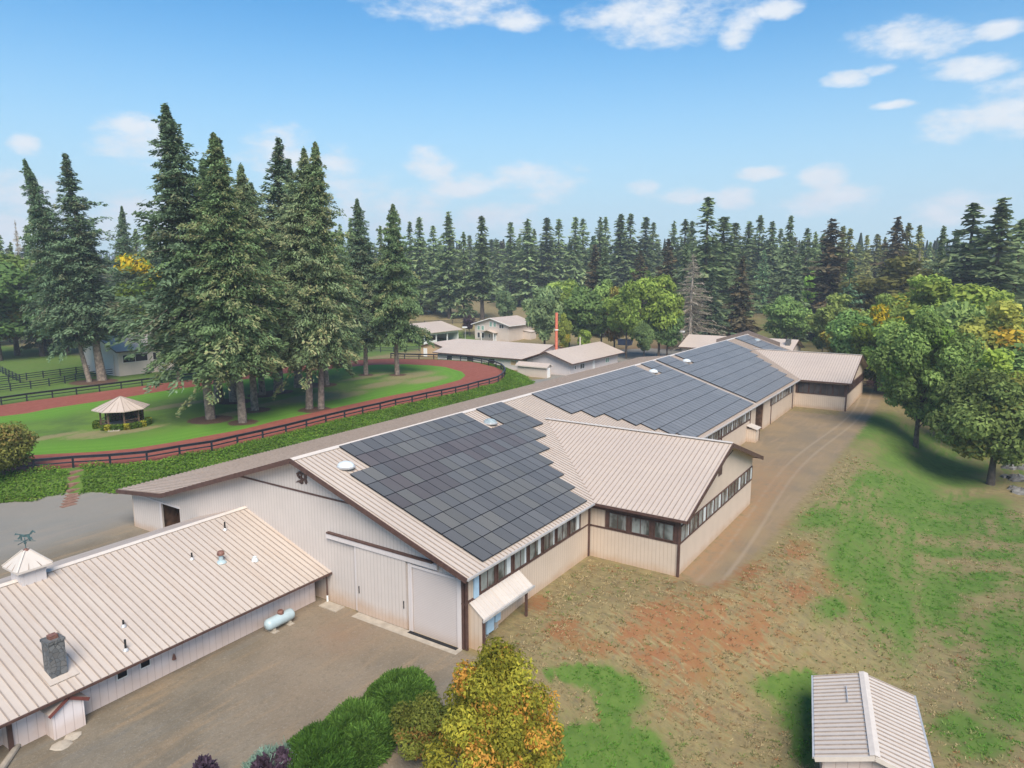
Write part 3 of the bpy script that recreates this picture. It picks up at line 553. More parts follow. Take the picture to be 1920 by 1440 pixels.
    m = MB(); m.box((WX-.05, 17.55, -.4), (WX, 17.85, 2.95)); m.box((WX-.06, 14.9, 2.9), (WX-.0, 21.9, 3.05)); m.build('opening_trim', M['wall_pale'], a)
    # brown belt trim, emblem
    m = MB(); m.box((WX-.05, -4.9, 6.92), (WX-.002, 6.7, 7.03)); m.build('belt_trim', M['brown'], a)
    # emblem: blackletter monogram, drawn in wall metres (y to the left = +)
    em = MB(); ox, oz, k = 0.58, 8.66, 1.30/1440
    def strip(pts, ws):
        P = [Vector((x, y)) for x, y in pts]; L_, R_ = [], []
        for i, p in enumerate(P):
            d = (P[min(i+1, len(P)-1)]-P[max(i-1, 0)]).normalized(); nrm = Vector((-d.y, d.x)); L_.append(p+nrm*ws[i]/2); R_.append(p-nrm*ws[i]/2)
        for i in range(len(P)-1):
            q = [L_[i], L_[i+1], R_[i+1], R_[i]]
            f = [(WX-.07, ey(v.x, v.y)[0], ey(v.x, v.y)[1]) for v in q]; bk = [(WX-.003, y_, z_) for _, y_, z_ in f]; em.hexa(bk, f)
    def ey(u, v):
        px, py = 540+u/32, 870+v/32; d = ray(px, py); t_ = (WX-.05-CP[0])/d[0]; P_ = CP+t_*d; return P_[1], P_[2]
    strip([(905, 640), (780, 600), (650, 500), (560, 560), (600, 700), (700, 880)], [70, 120, 130, 130, 120, 30])
    strip([(760, 680), (790, 880), (800, 1050), (850, 1180)], [80, 95, 100, 90]); strip([(850, 1180), (760, 1130), (680, 1030), (580, 1040), (480, 1105)], [60, 70, 130, 80, 10])
    strip([(870, 830), (900, 950), (890, 1070)], [20, 70, 30]); strip([(850, 1170), (915, 1130)], [70, 20])
    strip([(730, 330), (800, 430), (960, 520), (1060, 500)], [40, 90, 110, 80]); strip([(1060, 500), (1030, 720), (1030, 930), (1080, 1120), (1080, 1215)], [130, 130, 110, 120, 20]); strip([(1080, 1150), (1150, 1100)], [60, 20])
    em.build('emblem', M['brown'], a)
    # sliding doors, track housing, roller door
    m = MB(); m.box((WX-.22, -12.0, 4.22), (WX-.05, -2.45, 4.55)); m.build('door_track_cover', M['wall_pale'], a)
    m = MB(); m.box((WX-.26, -11.6, 4.56), (WX-.02, -2.5, 4.66)); m.build('track_flashing', M['brown'], a)
    m = MB(); m.box((WX-.14, -9.45, -.35), (WX-.04, -5.1, 4.2)); m.build('sliding_door', M['wall_front'], a)
    pieces('door_handle', M['dark'], a, [((WX-.18, -9.25, 1.0), (WX-.14, -9.2, 1.5)), ((WX-.18, -5.35, 1.0), (WX-.14, -5.3, 1.5))])
    m = MB(); m.box((WX-.05, -13.5, -.6), (WX+.02, -9.95, 3.95)); m.build('roller_door', M['rolldoor'], a)
    pieces('door_frame', M['wall_pale'], a, [((WX-.12, -9.9, -.6), (WX-.03, -9.6, 4.1)), ((WX-.12, -13.72, -.7), (WX-.03, -13.42, 4.05)), ((WX-.12, -13.42, 3.9), (WX-.03, -9.9, 4.05)), ((WX-.13, -5.12, -.3), (WX-.02, -4.98, 4.2))])
    # corner posts and downpipe
    pieces('corner_trim', M['brown'], a, [((WX-.12, -13.92, -.35), (WX-.02, -13.76, 4.4)), ((WX-.1, WY-.14, -.8), (WX+.04, WY, HE-.1)), ((WX-.1, -13.98, 2.45), (WX-.03, -13.7, 2.57))])
    pieces('downpipe', M['brown'], a, [((1.6, WY-.08, 2.6), (1.68, WY-.01, 4.4)), ((.9, WY-.08, 2.52), (1.68, WY-.01, 2.6))])
    # right wall bands, windows
    pieces('belt_trim', M['brown'], a, [((1.0, WY-.05, 2.55), (16.75, WY, 2.65)), ((37.6, WY-.05, 2.62), (62.6, WY, 2.74)), ((16.55, WY-.12, -.3), (16.68, WY, HE-.05))])
    m = MB(); m.box((2.0, WY-.02, 2.66), (15.3, WY-.001, 4.2)); m.build('window_band', M['brown'], a)
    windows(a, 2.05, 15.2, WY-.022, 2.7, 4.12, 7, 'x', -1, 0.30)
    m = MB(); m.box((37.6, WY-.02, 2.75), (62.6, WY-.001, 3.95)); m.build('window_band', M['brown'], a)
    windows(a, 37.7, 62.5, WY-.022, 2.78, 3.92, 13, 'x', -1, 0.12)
    pieces('downpipe', M['brown'], a, [((50.2, WY-.14, -.1), (50.3, WY-.02, 4.3)), ((62.7, WY-.1, -.1), (62.78, WY, 4.3))])
    m = MB(); m.box((2.02, WY-.12, 2.6), (2.0-.45, WY-.03, 4.1)); m.build('shutter', M['blue'], a)
    # wing 1
    wing(a, X1, W1, YW2, 0); yw = -21.2; xw0, xw1 = X1+.7, X1+2*W1-.6
    m = MB(); m.box((xw0, yw, -.5), (xw0+.15, WY+0.01, HE+.1)); m.build('wing_front_wall', M['wall_side'], a)
    m = MB(); zr_ = HE+SL*W1; xm = X1+W1
    for (u0, u1) in ((xw0+.15, xm), (xm, xw1)):
        z0_, z1_ = HE+SL*(min(u0-X1, X1+2*W1-u0))-.14, HE+SL*(min(u1-X1, X1+2*W1-u1))-.14
        m.hexa([(u0, yw, -.8), (u1, yw, -.8), (u1, yw+.15, -.8), (u0, yw+.15, -.8)], [(u0, yw, z0_), (u1, yw, z1_), (u1, yw+.15, z1_), (u0, yw+.15, z0_)])
    m.build('wing_gable_wall', M['wall_side'], a)
    m = MB(); m.box((xw1-.15, yw+.15, -.5), (xw1, WY, HE+.1)); m.build('wing_rear_wall', M['wall_side'], a)
    pieces('wing_trim', M['brown'], a, [((xw0-.04, yw-.03, 2.45), (xw0, WY, 2.58)), ((xw0-.10, yw-.10, -.6), (xw0+.08, yw+.06, HE-.05)), ((xw0-.03, -21.1, 3.92), (xw0, WY, 4.1)), ((xw0, yw-.04, 2.38), (xw1, yw, 2.5)), ((xw0-.035, -21.1, 2.58), (xw0-.001, -15.35, 3.93)), ((xw0, yw-.025, 2.5), (xw1, yw-.001, 3.8))])
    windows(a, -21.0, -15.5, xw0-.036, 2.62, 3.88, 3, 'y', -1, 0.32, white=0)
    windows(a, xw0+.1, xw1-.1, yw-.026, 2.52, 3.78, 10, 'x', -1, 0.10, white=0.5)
    m = MB(); m.bar((24.0, yw-.02, 5.9), (29.5, yw-.02, 6.7), .04, .08); m.box((25.6, yw-.05, 5.35), (26.5, yw-.01, 6.3)); m.build('gable_vent', M['brown'], a)
    # wing 2
    wing(b, X2, W2_, YW3, 0); xw0, xw1, yw = X2+.7, X2+2*W2_-.6, -21.6
    m = MB(); m.box((xw0, yw, -.5), (xw0+.15, WY, HE+.1)); m.build('wing_front_wall', M['wall_side'], b); m = MB(); xm = X2+W2_
    for (u0, u1) in ((xw0+.15, xm), (xm, xw1)):
        z0_, z1_ = HE+SL*(min(u0-X2, X2+2*W2_-u0))-.14, HE+SL*(min(u1-X2, X2+2*W2_-u1))-.14
        m.hexa([(u0, yw, -.8), (u1, yw, -.8), (u1, yw+.15, -.8), (u0, yw+.15, -.8)], [(u0, yw, z0_), (u1, yw, z1_), (u1, yw+.15, z1_), (u0, yw+.15, z0_)])
    m.build('wing_gable_wall', M['wall_side'], b)
    m = MB(); m.box((xw1-.15, yw+.15, -.5), (xw1, WY, HE+.1)); m.build('wing_rear_wall', M['wall_side'], b)
    pieces('wing_trim', M['brown'], b, [((xw0-.035, -21.5, 2.3), (xw0-.001, WY, 4.15)), ((xw0-.10, yw-.10, -.3), (xw0+.1, yw+.08, HE-.05)), ((xw0, yw-.03, 2.6), (xw1, yw-.001, 4.05)), ((88.0, WY-.12, -.1), (88.14, WY-.02, 4.3)), ((73.9, WY-.1, -.1), (74.0, WY, 4.3))])
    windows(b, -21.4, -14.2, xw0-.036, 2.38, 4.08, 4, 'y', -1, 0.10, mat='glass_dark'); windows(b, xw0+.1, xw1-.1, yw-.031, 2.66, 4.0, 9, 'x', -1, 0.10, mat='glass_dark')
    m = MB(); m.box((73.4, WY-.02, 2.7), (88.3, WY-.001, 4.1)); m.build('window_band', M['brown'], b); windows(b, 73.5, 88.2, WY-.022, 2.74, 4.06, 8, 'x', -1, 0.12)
    # breezeway interior
    m = MB(); m.box((65.6, -9.6, -.1), (70.0, -9.5, 4.4)); m.box((65.55, WY+.15, -.1), (65.65, -9.5, 4.4)); m.box((69.95, WY+.15, -.1), (70.05, -9.5, 4.4))
    for k in range(4): m.box((66.0, -9.7, 0.5+.6*k), (69.6, -9.62, 0.62+.6*k))
    m.build('breezeway_stall', M['darkwood'], b)
    # parapet at the far end
    m = MB()
    for s_ in (1, -1): m.hexa([(112.4, 0, HR-.1), (112.7, 0, HR-.1), (112.7, -6.2*s_, HR-.1-6.2*SL), (112.4, -6.2*s_, HR-.1-6.2*SL)], [(112.4, 0, HR+.75), (112.7, 0, HR+.75), (112.7, -6.2*s_, HR+.75-6.2*SL), (112.4, -6.2*s_, HR+.75-6.2*SL)])
    m.build('parapet', plain('weathered_grey_trim', (0.17, 0.13, 0.11), 0.8), b)
    # panels
    cells = []
    ends = [25.2, 25.2, 25.2, 22.95, 20.6, 19.4, 18.3, 17.1, 16.1]
    for k in range(9):
        st = 4.1 if k < 2 else 2.05; x = st
        while x+1.0 <= ends[k]+.25:
            if not (k < 2 and 18.6 < x+.5 < 20.85): cells.append((x, k))
            x += 1.04
    st = [30.4, 30.4, 30.4, 32.45, 34.5, 35.5, 36.6, 37.7, 38.7]
    for k in range(9):
        x = st[k]
        while x+1.0 <= 63.0:
            if not (k < 2 and 56.3 < x+.5 < 58.5): cells.append((x, k))
            x += 1.04
    panels(a, cells, rng); cells = []; ends = [98.0, 97.6, 97.2, 95.6, 93.9, 92.3, 90.6, 88.9, 87.3]
    for k in range(9):
        x = 63.95
        while x+1.0 <= ends[k]:
            if not (k < 2 and 69.2 < x+.5 < 71.4): cells.append((x, k))
            x += 1.04
    for k in range(5):
        x = 102.6+.0
        while x+1.0 <= 111.4: cells.append((x, k)); x += 1.04
    panels(b, cells, rng)
    skylight(a, 2.6, -2.5); skylight(a, 19.7, -2.6, 'dome_grey'); skylight(a, 57.4, -2.55); skylight(b, 70.3, -2.5); skylight(b, 109.0, -2.7, 'dome_grey')
    # lean-to canopy over the meters
    t = thing('meter_canopy', (3.9, -14.6, -.5), 'small lean-to canopy on brown posts at the near corner of the barn wall', 'canopy')
    m = MB(); m.slab([(1.1, WY-.02, 2.56), (1.1, -15.1, 1.76), (6.6, -15.1, 1.76), (6.6, WY-.02, 2.56)], 0.06); L = []
    x = 1.3
    while x < 6.6: L.append(((x, WY-.03, 2.56), (x, -15.1, 1.76))); x += .4
    seams(m, L, .035, .03, 0); m.build('roof', M['roof_white'], t)
    m = MB(); m.box((1.0, -15.2, 1.58), (6.75, -15.1, 1.72)); m.build('gutter', M['gutter'], t)
    for x in (1.2, 5.9): m = MB(); m.box((x-.07, -15.12, -.75), (x+.07, -14.98, 1.7)); m.build('post', M['brown'], t)
    m = MB(); m.hexa([(1.16, WY-.02, -.8), (1.2, WY-.02, -.8), (1.2, -15.0, -.8), (1.16, -15.0, -.8)], [(1.16, WY-.02, 2.45), (1.2, WY-.02, 2.45), (1.2, -15.0, 1.72), (1.16, -15.0, 1.72)]); m.build('side_panel', M['wall_side'], t)
    m = MB(); m.box((1.2, -14.85, -.62), (6.3, WY-.15, -.45)); m.build('plinth', M['concrete'], t)
    m = MB(); m.box((5.7, -15.3, -.85), (6.1, -14.85, -.6)); m.build('footing', M['concrete'], t)
    for i, (x, w, z0, z1, d) in enumerate(((1.75, .5, -.2, 1.35, .3), (2.55, .75, -.1, 1.2, .32), (3.55, .55, .25, 1.25, .28))):
        e = thing('electrical_cabinet', (x+w/2, WY-.2, z0), ['tall pale blue metal cabinet, nearest the barn corner under the canopy', 'wide pale blue metal cabinet in the middle under the canopy', 'small pale blue metal box furthest from the barn corner under the canopy'][i], 'electrical box')
        m = MB(); m.box((x, WY-d, z0), (x+w, WY-.02, z1)); m.build('case', M['blue'], e); m = MB(); m.box((x+.04, WY-d-.015, z0+.04), (x+w-.04, WY-d, z1-.04)); m.build('door', M['blue'], e)
        m = MB()
        for k in range(3): m.tube((x+.1+.15*k, WY-.14, -.5), (x+.1+.15*k, WY-.14, z0), .03, n=6)
        m.build('conduit', M['gutter'], e)
    # small pump shed on the mid wall
    t = thing('pump_shed', (62.3, -14.7, 0), 'tiny beige shed against the barn wall just before the open breezeway', 'shed')
    m = MB(); m.box((61.4, -15.2, -.1), (63.0, WY-.01, 1.7)); m.build('wall', M['wall_side'], t); m = MB(); m.slab([(61.2, -15.4, 1.75), (63.2, -15.4, 1.75), (63.2, WY-.02, 2.15), (61.2, WY-.02, 2.15)], .07); m.build('roof', M['roof_white'], t); m = MB(); m.box((62.9, -15.26, -.1), (63.04, -15.14, 1.7)); m.build('trim', M['brown'], t)
build_barns()
# ------------------------------------------------------------------ long low building, bottom left
LR, LZ, LS, LW, LW2 = 6.40, 4.68, 0.322, 9.0, 6.05
LZE = LZ-LS*LW; XL0 = -44.0; VX = (-12.85, -11.6); ZV = 0.62
def build_left():
    a = thing('workshop_building', (-20, 3, -.4), 'long low outbuilding with seamed cream roof and stone chimney at the bottom left', 'building')
    m = MB(); m.slab([(XL0, LR, LZ), (WX-.001, LR, LZ), (WX-.001, LR-LW, LZE), (XL0, LR-LW, LZE)], .12, 0); m.slab([(XL0, LR, LZ), (XL0, LR+LW2, LZ-LS*LW2), (WX-.001, LR+LW2, LZ-LS*LW2), (WX-.001, LR, LZ)], .12, 2)
    L = []; x = WX-.3
    while x > -34: L.append(((x, LR-.25, LZ-LS*.25), (x, LR-LW, LZE))); x -= 0.405
    seams(m, L, .045, .05, 1); rf = m.build('roof', [M['roof'], M['seam'], M['roof_rust']], a)
    r = MB(); r.slab([(XL0, LR-.26, LZ-LS*.26+.07), (XL0, LR, LZ+.07), (WX-.005, LR, LZ+.07), (WX-.005, LR-.26, LZ-LS*.26+.07)], .02); r.slab([(XL0, LR, LZ+.07), (XL0, LR+.26, LZ-LS*.26+.07), (WX-.005, LR+.26, LZ-LS*.26+.07), (WX-.005, LR, LZ+.07)], .02); r.build('ridge_cap', M['ridge'], rf)
    g = MB(); g.box((XL0, LR-LW-.09, LZE-.13), (WX-.02, LR-LW, LZE-.02)); g.build('gutter', M['brown'], rf)
    m = MB(); m.box((-18.0, -1.5, -.9), (.2, -1.35, 2.1)); m.box((.2, -1.5, -.9), (.3, -.6, 2.1)); m.box((XL0, -.6, -.9), (-18.0, -.45, 2.3)); m.box((-18.15, -1.5, -.9), (-18.0, -.4, 2.1)); m.box((XL0, LR+5.0, -.9), (WX-.1, LR+5.15, 3.0)); m.build('wall', M['wall_low'], a)
    m = MB(); m.tube((.62, -2.35, -.3), (.62, -2.35, 1.68), .05, n=8); m.tube((.62, -2.35, -.42), (.62, -2.35, .1), .07, n=8, m=1); m.build('downpipe', [M['brown'], M['white']], a)
    pieces('downpipe', M['brown'], a, [((-18.25, -1.62, -.7), (-18.05, -1.5, 1.75))])
    for x in VX:
        w = MB()
        for q in (((x-.3, -1.56, ZV+0), (x+.3, -1.5, ZV+.06)), ((x-.3, -1.56, ZV+.42), (x+.3, -1.5, ZV+.48)), ((x-.3, -1.56, ZV+.06), (x-.25, -1.5, ZV+.42)), ((x+.25, -1.56, ZV+.06), (x+.3, -1.5, ZV+.42))): w.box(*q)
        o = w.build('wall_vent', M['white'], a); w = MB(); w.box((x-.25, -1.53, ZV+.06), (x+.25, -1.501, ZV+.42)); w.build('pane', M['dark'], o)
    m = MB(); m.lathe((-10.0, -1.6, .35), [(.02, .35), (.06, .25), (.12, 0)], 10); m.build('bell', M['rust'], a)
    # roof furniture (children of the roof)
    def zs(y): return LZ-LS*abs(LR-y)
    for i, (x, y, h) in enumerate(((-2.02, 4.76, .55), (-5.59, 3.16, .42), (-11.76, .06, .35), (-12.57, -1.57, .6))):
        m = MB(); m.tube((x, y, zs(y)), (x, y, zs(y)+h), .055, n=10, m=0); m.lathe((x, y, zs(y)-.02), [(.17, 0), (.13, .07), (.07, .14)], 12, 1); m.build('vent_pipe', [M['black'], M['gutter']], rf)
    m = MB(); x, y = -4.3, 2.0; m.lathe((x, y, zs(y)-.05), [(.34, 0), (.28, .08), (.15, .17), (.13, .5)], 16, 1); m.lathe((x, y, zs(y)+.45), [(.15, 0), (.24, .04), (.24, .17), (.16, .28), (.05, .32)], 16, 0); m.build('roof_ventilator', [M['rust'], M['tank']], rf)
    m = MB(); x, y = -2.5, 1.0; m.lathe((x, y, zs(y)-.04), [(.25, 0), (.2, .12), (.12, .24), (.14, .3), (.05, .36)], 14); m.build('vent_cap', M['dome'], rf)
    # stone chimney
    x0, x1, y0, y1 = -16.12, -15.38, -1.44, -.72; m = MB(); m.box((x0, y0, 1.9), (x1, y1, 4.05)); m.box((x0-.04, y0-.04, 3.98), (x1+.04, y1+.04, 4.12))
    ch = m.build('chimney', M['stone'], rf); m = MB(); m.box((x0+.18, y0+.18, 4.12), (x1-.18, y1-.18, 4.3)); m.build('flue', M['rust'], ch)
    m = MB(); m.slab([(x0-.25, y0-.35, zs(y0-.35)+.08), (x1+.35, y0-.35, zs(y0-.35)+.08), (x1+.35, y1+.1, zs(y1+.1)+.08), (x0-.25, y1+.1, zs(y1+.1)+.08)], .03); m.build('chimney_flashing', M['roof'], rf)
    # cupola with weathervane
    cx, cy, hw = -13.6, 6.35, .64; m = MB(); m.box((cx-hw, cy-hw, 4.3), (cx+hw, cy+hw, 5.1)); m.box((cx-hw-.03, cy-hw-.03, 5.1), (cx+hw+.03, cy+hw+.03, 5.35)); cu = m.build('cupola', M['wall_pale'], rf)
    m = MB(); o = .92; k = .14; m.hexa([(cx-o, cy-o, 5.3), (cx+o, cy-o, 5.3), (cx+o, cy+o, 5.3), (cx-o, cy+o, 5.3)], [(cx-o, cy-o, 5.42), (cx+o, cy-o, 5.42), (cx+o, cy+o, 5.42), (cx-o, cy+o, 5.42)])
    m.hexa([(cx-o, cy-o, 5.421), (cx+o, cy-o, 5.421), (cx+o, cy+o, 5.421), (cx-o, cy+o, 5.421)], [(cx-k, cy-k, 6.28), (cx+k, cy-k, 6.28), (cx+k, cy+k, 6.28), (cx-k, cy+k, 6.28)])
    for sx, sy in ((1, 1), (1, -1), (-1, 1), (-1, -1)): m.bar((cx+sx*o, cy+sy*o, 5.46), (cx+sx*k, cy+sy*k, 6.31), .09, .04)
    for s_ in (-.36, .36): m.bar((cx+s_*o, cy-o, 5.44), (cx+s_*.9*k, cy-.36*o, 5.98), .04, .04, m=1); m.bar((cx-o, cy+s_*o, 5.44), (cx-.36*o, cy+s_*.9*k, 5.98), .04, .04, m=1)
    m.build('cupola_roof', [M['roof_white'], M['seam']], cu)
    w = thing('weathervane', (cx, cy, 6.3), 'green copper horse weathervane on the cupola of the low roof', 'weathervane')
    m = MB(); m.tube((cx, cy, 6.25), (cx, cy, 7.0), .025, n=8); m.lathe((cx, cy, 6.62), [(.02, 0), (.07, .05), (.07, .12), (.02, .18)], 10); m.build('pole', M['verdigris'], w)
    m = MB(); m.lathe((cx, cy, 6.22), [(.2, 0), (.12, .1), (.04, .18)], 10); m.build('base', M['rust'], w)
    m = MB(); 
    def plate(pts):
        ax = Vector((-.55, .83, 0)); q0 = []; q1 = []; n_ = Vector((.83, .55, 0))*.02
        for u, v in pts: p = Vector((cx, cy, 6.98))+ax*u*.8+Vector((0, 0, v*.8)); q0.append(tuple(p-n_)); q1.append(tuple(p+n_))
        m.hexa(q0, q1)
    plate([(-.38, .12), (.0, .08), (.32, .14), (.36, .30), (.0, .26), (-.36, .32)]); plate([(-.34, .20), (-.36, .32), (-.55, .55), (-.66, .48), (-.5, .3)]); plate([(-.55, .55), (-.66, .48), (-.8, .40), (-.76, .5), (-.62, .6)])
    plate([(-.36, .14), (-.28, .12), (-.45, -.1), (-.6, -.12)]); plate([(-.3, .12), (-.2, .10), (-.3, -.14), (-.42, -.2)]); plate([(.24, .14), (.34, .16), (.52, -.04), (.42, -.10)]); plate([(.2, .12), (.28, .12), (.3, -.12), (.2, -.16)]); plate([(.34, .26), (.36, .30), (.62, .36), (.7, .22), (.5, .26)])
    m.build('horse', M['verdigris'], w)
    m = MB(); m.bar((cx-.5, cy-.33, 6.82), (cx+.5, cy+.33, 6.82), .03, .03); m.bar((cx-.33, cy+.5, 6.82), (cx+.33, cy-.5, 6.82), .03, .03); m.build('direction_arms', M['verdigris'], w)
    # dog-house style porch
    t = thing('lean_to_closet', (-15.9, -1.8, -.4), 'small white board closet with a brown-edged gable roof below the stone chimney', 'shed')
    m = MB(); x0, x1, yf, yb = -16.65, -15.2, -2.35, -1.51; m.box((x0, yf, -.5), (x1, yb, 1.05)); m.hexa([(x0, yf, 1.051), (x1, yf, 1.051), (x1, yb, 1.051), (x0, yb, 1.051)], [((x0+x1)/2-.01, yf, 1.5), ((x0+x1)/2+.01, yf, 1.5), ((x0+x1)/2+.01, yb, 1.5), ((x0+x1)/2-.01, yb, 1.5)]); m.build('wall', M['wall_low'], t)
    m = MB(); xm = (x0+x1)/2
    for s_ in (1, -1): m.slab([(xm, yf-.15, 1.6), (xm, yb, 1.6), (xm-s_*.9, yb, 1.05), (xm-s_*.9, yf-.15, 1.05)], .05, 0); m.bar((xm, yf-.17, 1.52), (xm-s_*.92, yf-.17, .96), .04, .16, m=1)
    m.build('roof', [M['roof_rust'], plain('red_brown_trim', (.16, .05, .04), .6)], t)
    # propane tank
    t = thing('propane_tank', (-3.4, -2.35, -.4), 'pale blue horizontal propane tank with a brown dome lid beside the low wall', 'gas tank')
    m = MB(); pr = [(.02, -1.08), (.2, -1.05), (.33, -.95), (.37, -.82), (.37, .82), (.33, .95), (.2, 1.05), (.02, 1.08)]; n = 20; k0 = len(m.v)
    for r_, u in pr:
        for i in range(n): th = 2*math.pi*i/n; m.v.append((-3.4+u, -2.4+r_*math.cos(th), .12+r_*math.sin(th)))
    for j in range(len(pr)-1):
        for i in range(n): m.f.append((k0+j*n+i, k0+j*n+(i+1) % n, k0+(j+1)*n+(i+1) % n, k0+(j+1)*n+i)); m.m.append(0)
    m.build('tank', M['tank'], t, smooth=True); m = MB(); m.lathe((-3.3, -2.4, .45), [(.2, 0), (.2, .16), (.15, .24), (.03, .27)], 14); m.build('dome_lid', M['rust'], t)
    for x in (-4.0, -2.8): m = MB(); m.box((x-.08, -2.7, -.45), (x+.08, -2.1, -.2)); m.box((x-.2, -2.85, -.5), (x+.2, -1.95, -.36)); m.build('foot', M['concrete'], t)
build_left()
def rock(name, c, r, mat, label, cat='rock', group=None, seed=0, sz=.6):
    rg = random.Random(seed); m = MB(); n = 9; prof = [(.55, -.3), (1, 0), (.9, .35), (.55, .6), (.05, .7)]
    m.lathe((0, 0, 0), [(a*r, b*r*sz) for a, b in prof], n); m.v = [(c[0]+x*(1+rg.uniform(-.25, .25)), c[1]+y*(1+rg.uniform(-.25, .25)), c[2]+z*(1+rg.uniform(-.2, .2))) for x, y, z in m.v]
    o = m.build(name, mat); o.data.update(); return props(o, label, cat, group)
rock('flat_stone', (-16.63, -3.0, -.4), .42, M['concrete'], 'flat grey stone on the gravel, nearer of two by the white closet', sz=.25, seed=2)
rock('flat_stone', (-16.0, -2.75, -.4), .35, M['concrete'], 'small tan stone on the gravel right against the foot of the white closet', sz=.3, seed=4)
m_ = MB(); m_.box((0.02, -3.9, -.42), (0.86, -2.3, -.33)); m_.v = [(x-.15, y, z) for x, y, z in m_.v]; props(m_.build('concrete_pad', M['concrete']), 'square concrete pad on the gravel in the corner by the sliding doors', 'concrete slab')
m_ = MB(); m_.box((.05, -13.8, -.75), (.74, -5.2, -.38), 0); m_.box((.45, -13.5, -.5), (.72, -9.7, -.36), 1); props(m_.build('door_sill', [M['concrete'], M['dark']]), 'worn concrete sill with a dark drain strip along the roller door', 'door sill')
p_ = hit(16, 1425); m_ = MB(); m_.tube((p_[0]-.9, p_[1]-1.0, p_[2]+.1), (p_[0]+.9, p_[1]+.9, p_[2]+.1), .17, .14, 10); props(m_.build('log', M['concrete']), 'pale weathered log lying on the gravel at the bottom left edge', 'log')
for i, (px, py, r_) in enumerate(((801, 1283, .35), (803, 1300, .3), (796, 1312, .26))):
    rock('boulder', hit(px, py), r_, M['rock'], ['dark upright boulder at the end of the juniper hedge, top of three', 'grey boulder at the end of the juniper hedge, middle of three', 'small grey boulder at the end of the juniper hedge, lowest of three'][i], seed=20+i, sz=1.1)
# ------------------------------------------------------------------ shed bottom right
def build_shed():
    t = thing('garden_shed', (8.5, -34.8, -4.0), 'small gabled shed with a ribbed cream metal roof in the grass at the bottom right', 'shed', rz=0)
    a = Vector((4.69, -35.54, -1.0)); b = Vector((12.3, -34.07, -1.0)); u = (b-a).normalized(); s = Vector((-u.y, u.x, 0)); L = (b-a).length; hw = 2.62; dz = .78
    m = MB(); m.slab([a, b, b+s*hw-Vector((0, 0, dz)), a+s*hw-Vector((0, 0, dz))], .12, 0); m.slab([a, a-s*hw-Vector((0, 0, dz)), b-s*hw-Vector((0, 0, dz)), b], .12, 0); lines = []
    k = .2
    while k < L:
        p = a+u*k; lines += [(p+s*.2-Vector((0, 0, .06)), p+s*hw-Vector((0, 0, dz))), (p-s*.2-Vector((0, 0, .06)), p-s*hw-Vector((0, 0, dz)))]; k += .37
    seams(m, lines, .06, .05, 1); rf = m.build('roof', [M['roof_white'], M['seam']], t)
    r = MB()
    for q in (1, -1): r.slab([a-u*.02, b+u*.02, b+u*.02+s*q*.24-Vector((0, 0, .07)), a-u*.02+s*q*.24-Vector((0, 0, .07))] if q > 0 else [a-u*.02, a-u*.02-s*.24-Vector((0, 0, .07)), b+u*.02-s*.24-Vector((0, 0, .07)), b+u*.02], .02)
    r.v = [(x, y, z+.08) for x, y, z in r.v]; r.build('ridge_cap', M['ridge'], rf)
    for q in (1, -1):
        g = MB(); g.bar(a+s*q*(hw+.06)-Vector((0, 0, dz+.06)), b+s*q*(hw+.06)-Vector((0, 0, dz+.06)), .1, .1); g.build('gutter', M['gutter'], rf)
        g = MB(); g.bar(a-u*.03-Vector((0, 0, .1)), a-u*.03+s*q*hw-Vector((0, 0, dz+.1)), .05, .24); g.build('fascia', M['ridge'], rf)
    g = MB(); g.bar(a+u*4.6+s*.95-Vector((0, 0, .2)), a+u*6.3+s*.95-Vector((0, 0, .2)), .04, .04); g.build('pipe', M['gutter'], rf)
    w = MB(); iw = hw-.4
    def P(k_, q_, z_): p = a+u*k_+s*q_; return (p.x, p.y, z_)
    w.hexa([P(.5, -iw, -4.6), P(L-.5, -iw, -4.6), P(L-.5, iw, -4.6), P(.5, iw, -4.6)], [P(.5, -iw, -1.75), P(L-.5, -iw, -1.75), P(L-.5, iw, -1.75), P(.5, iw, -1.75)])
    w.hexa([P(.5, -iw, -1.749), P(.6, -iw, -1.749), P(.6, iw, -1.749), P(.5, iw, -1.749)], [P(.5, -.01, -1.14), P(.6, -.01, -1.14), P(.6, .01, -1.14), P(.5, .01, -1.14)]); w.build('wall', M['wall_low'], t)
build_shed()
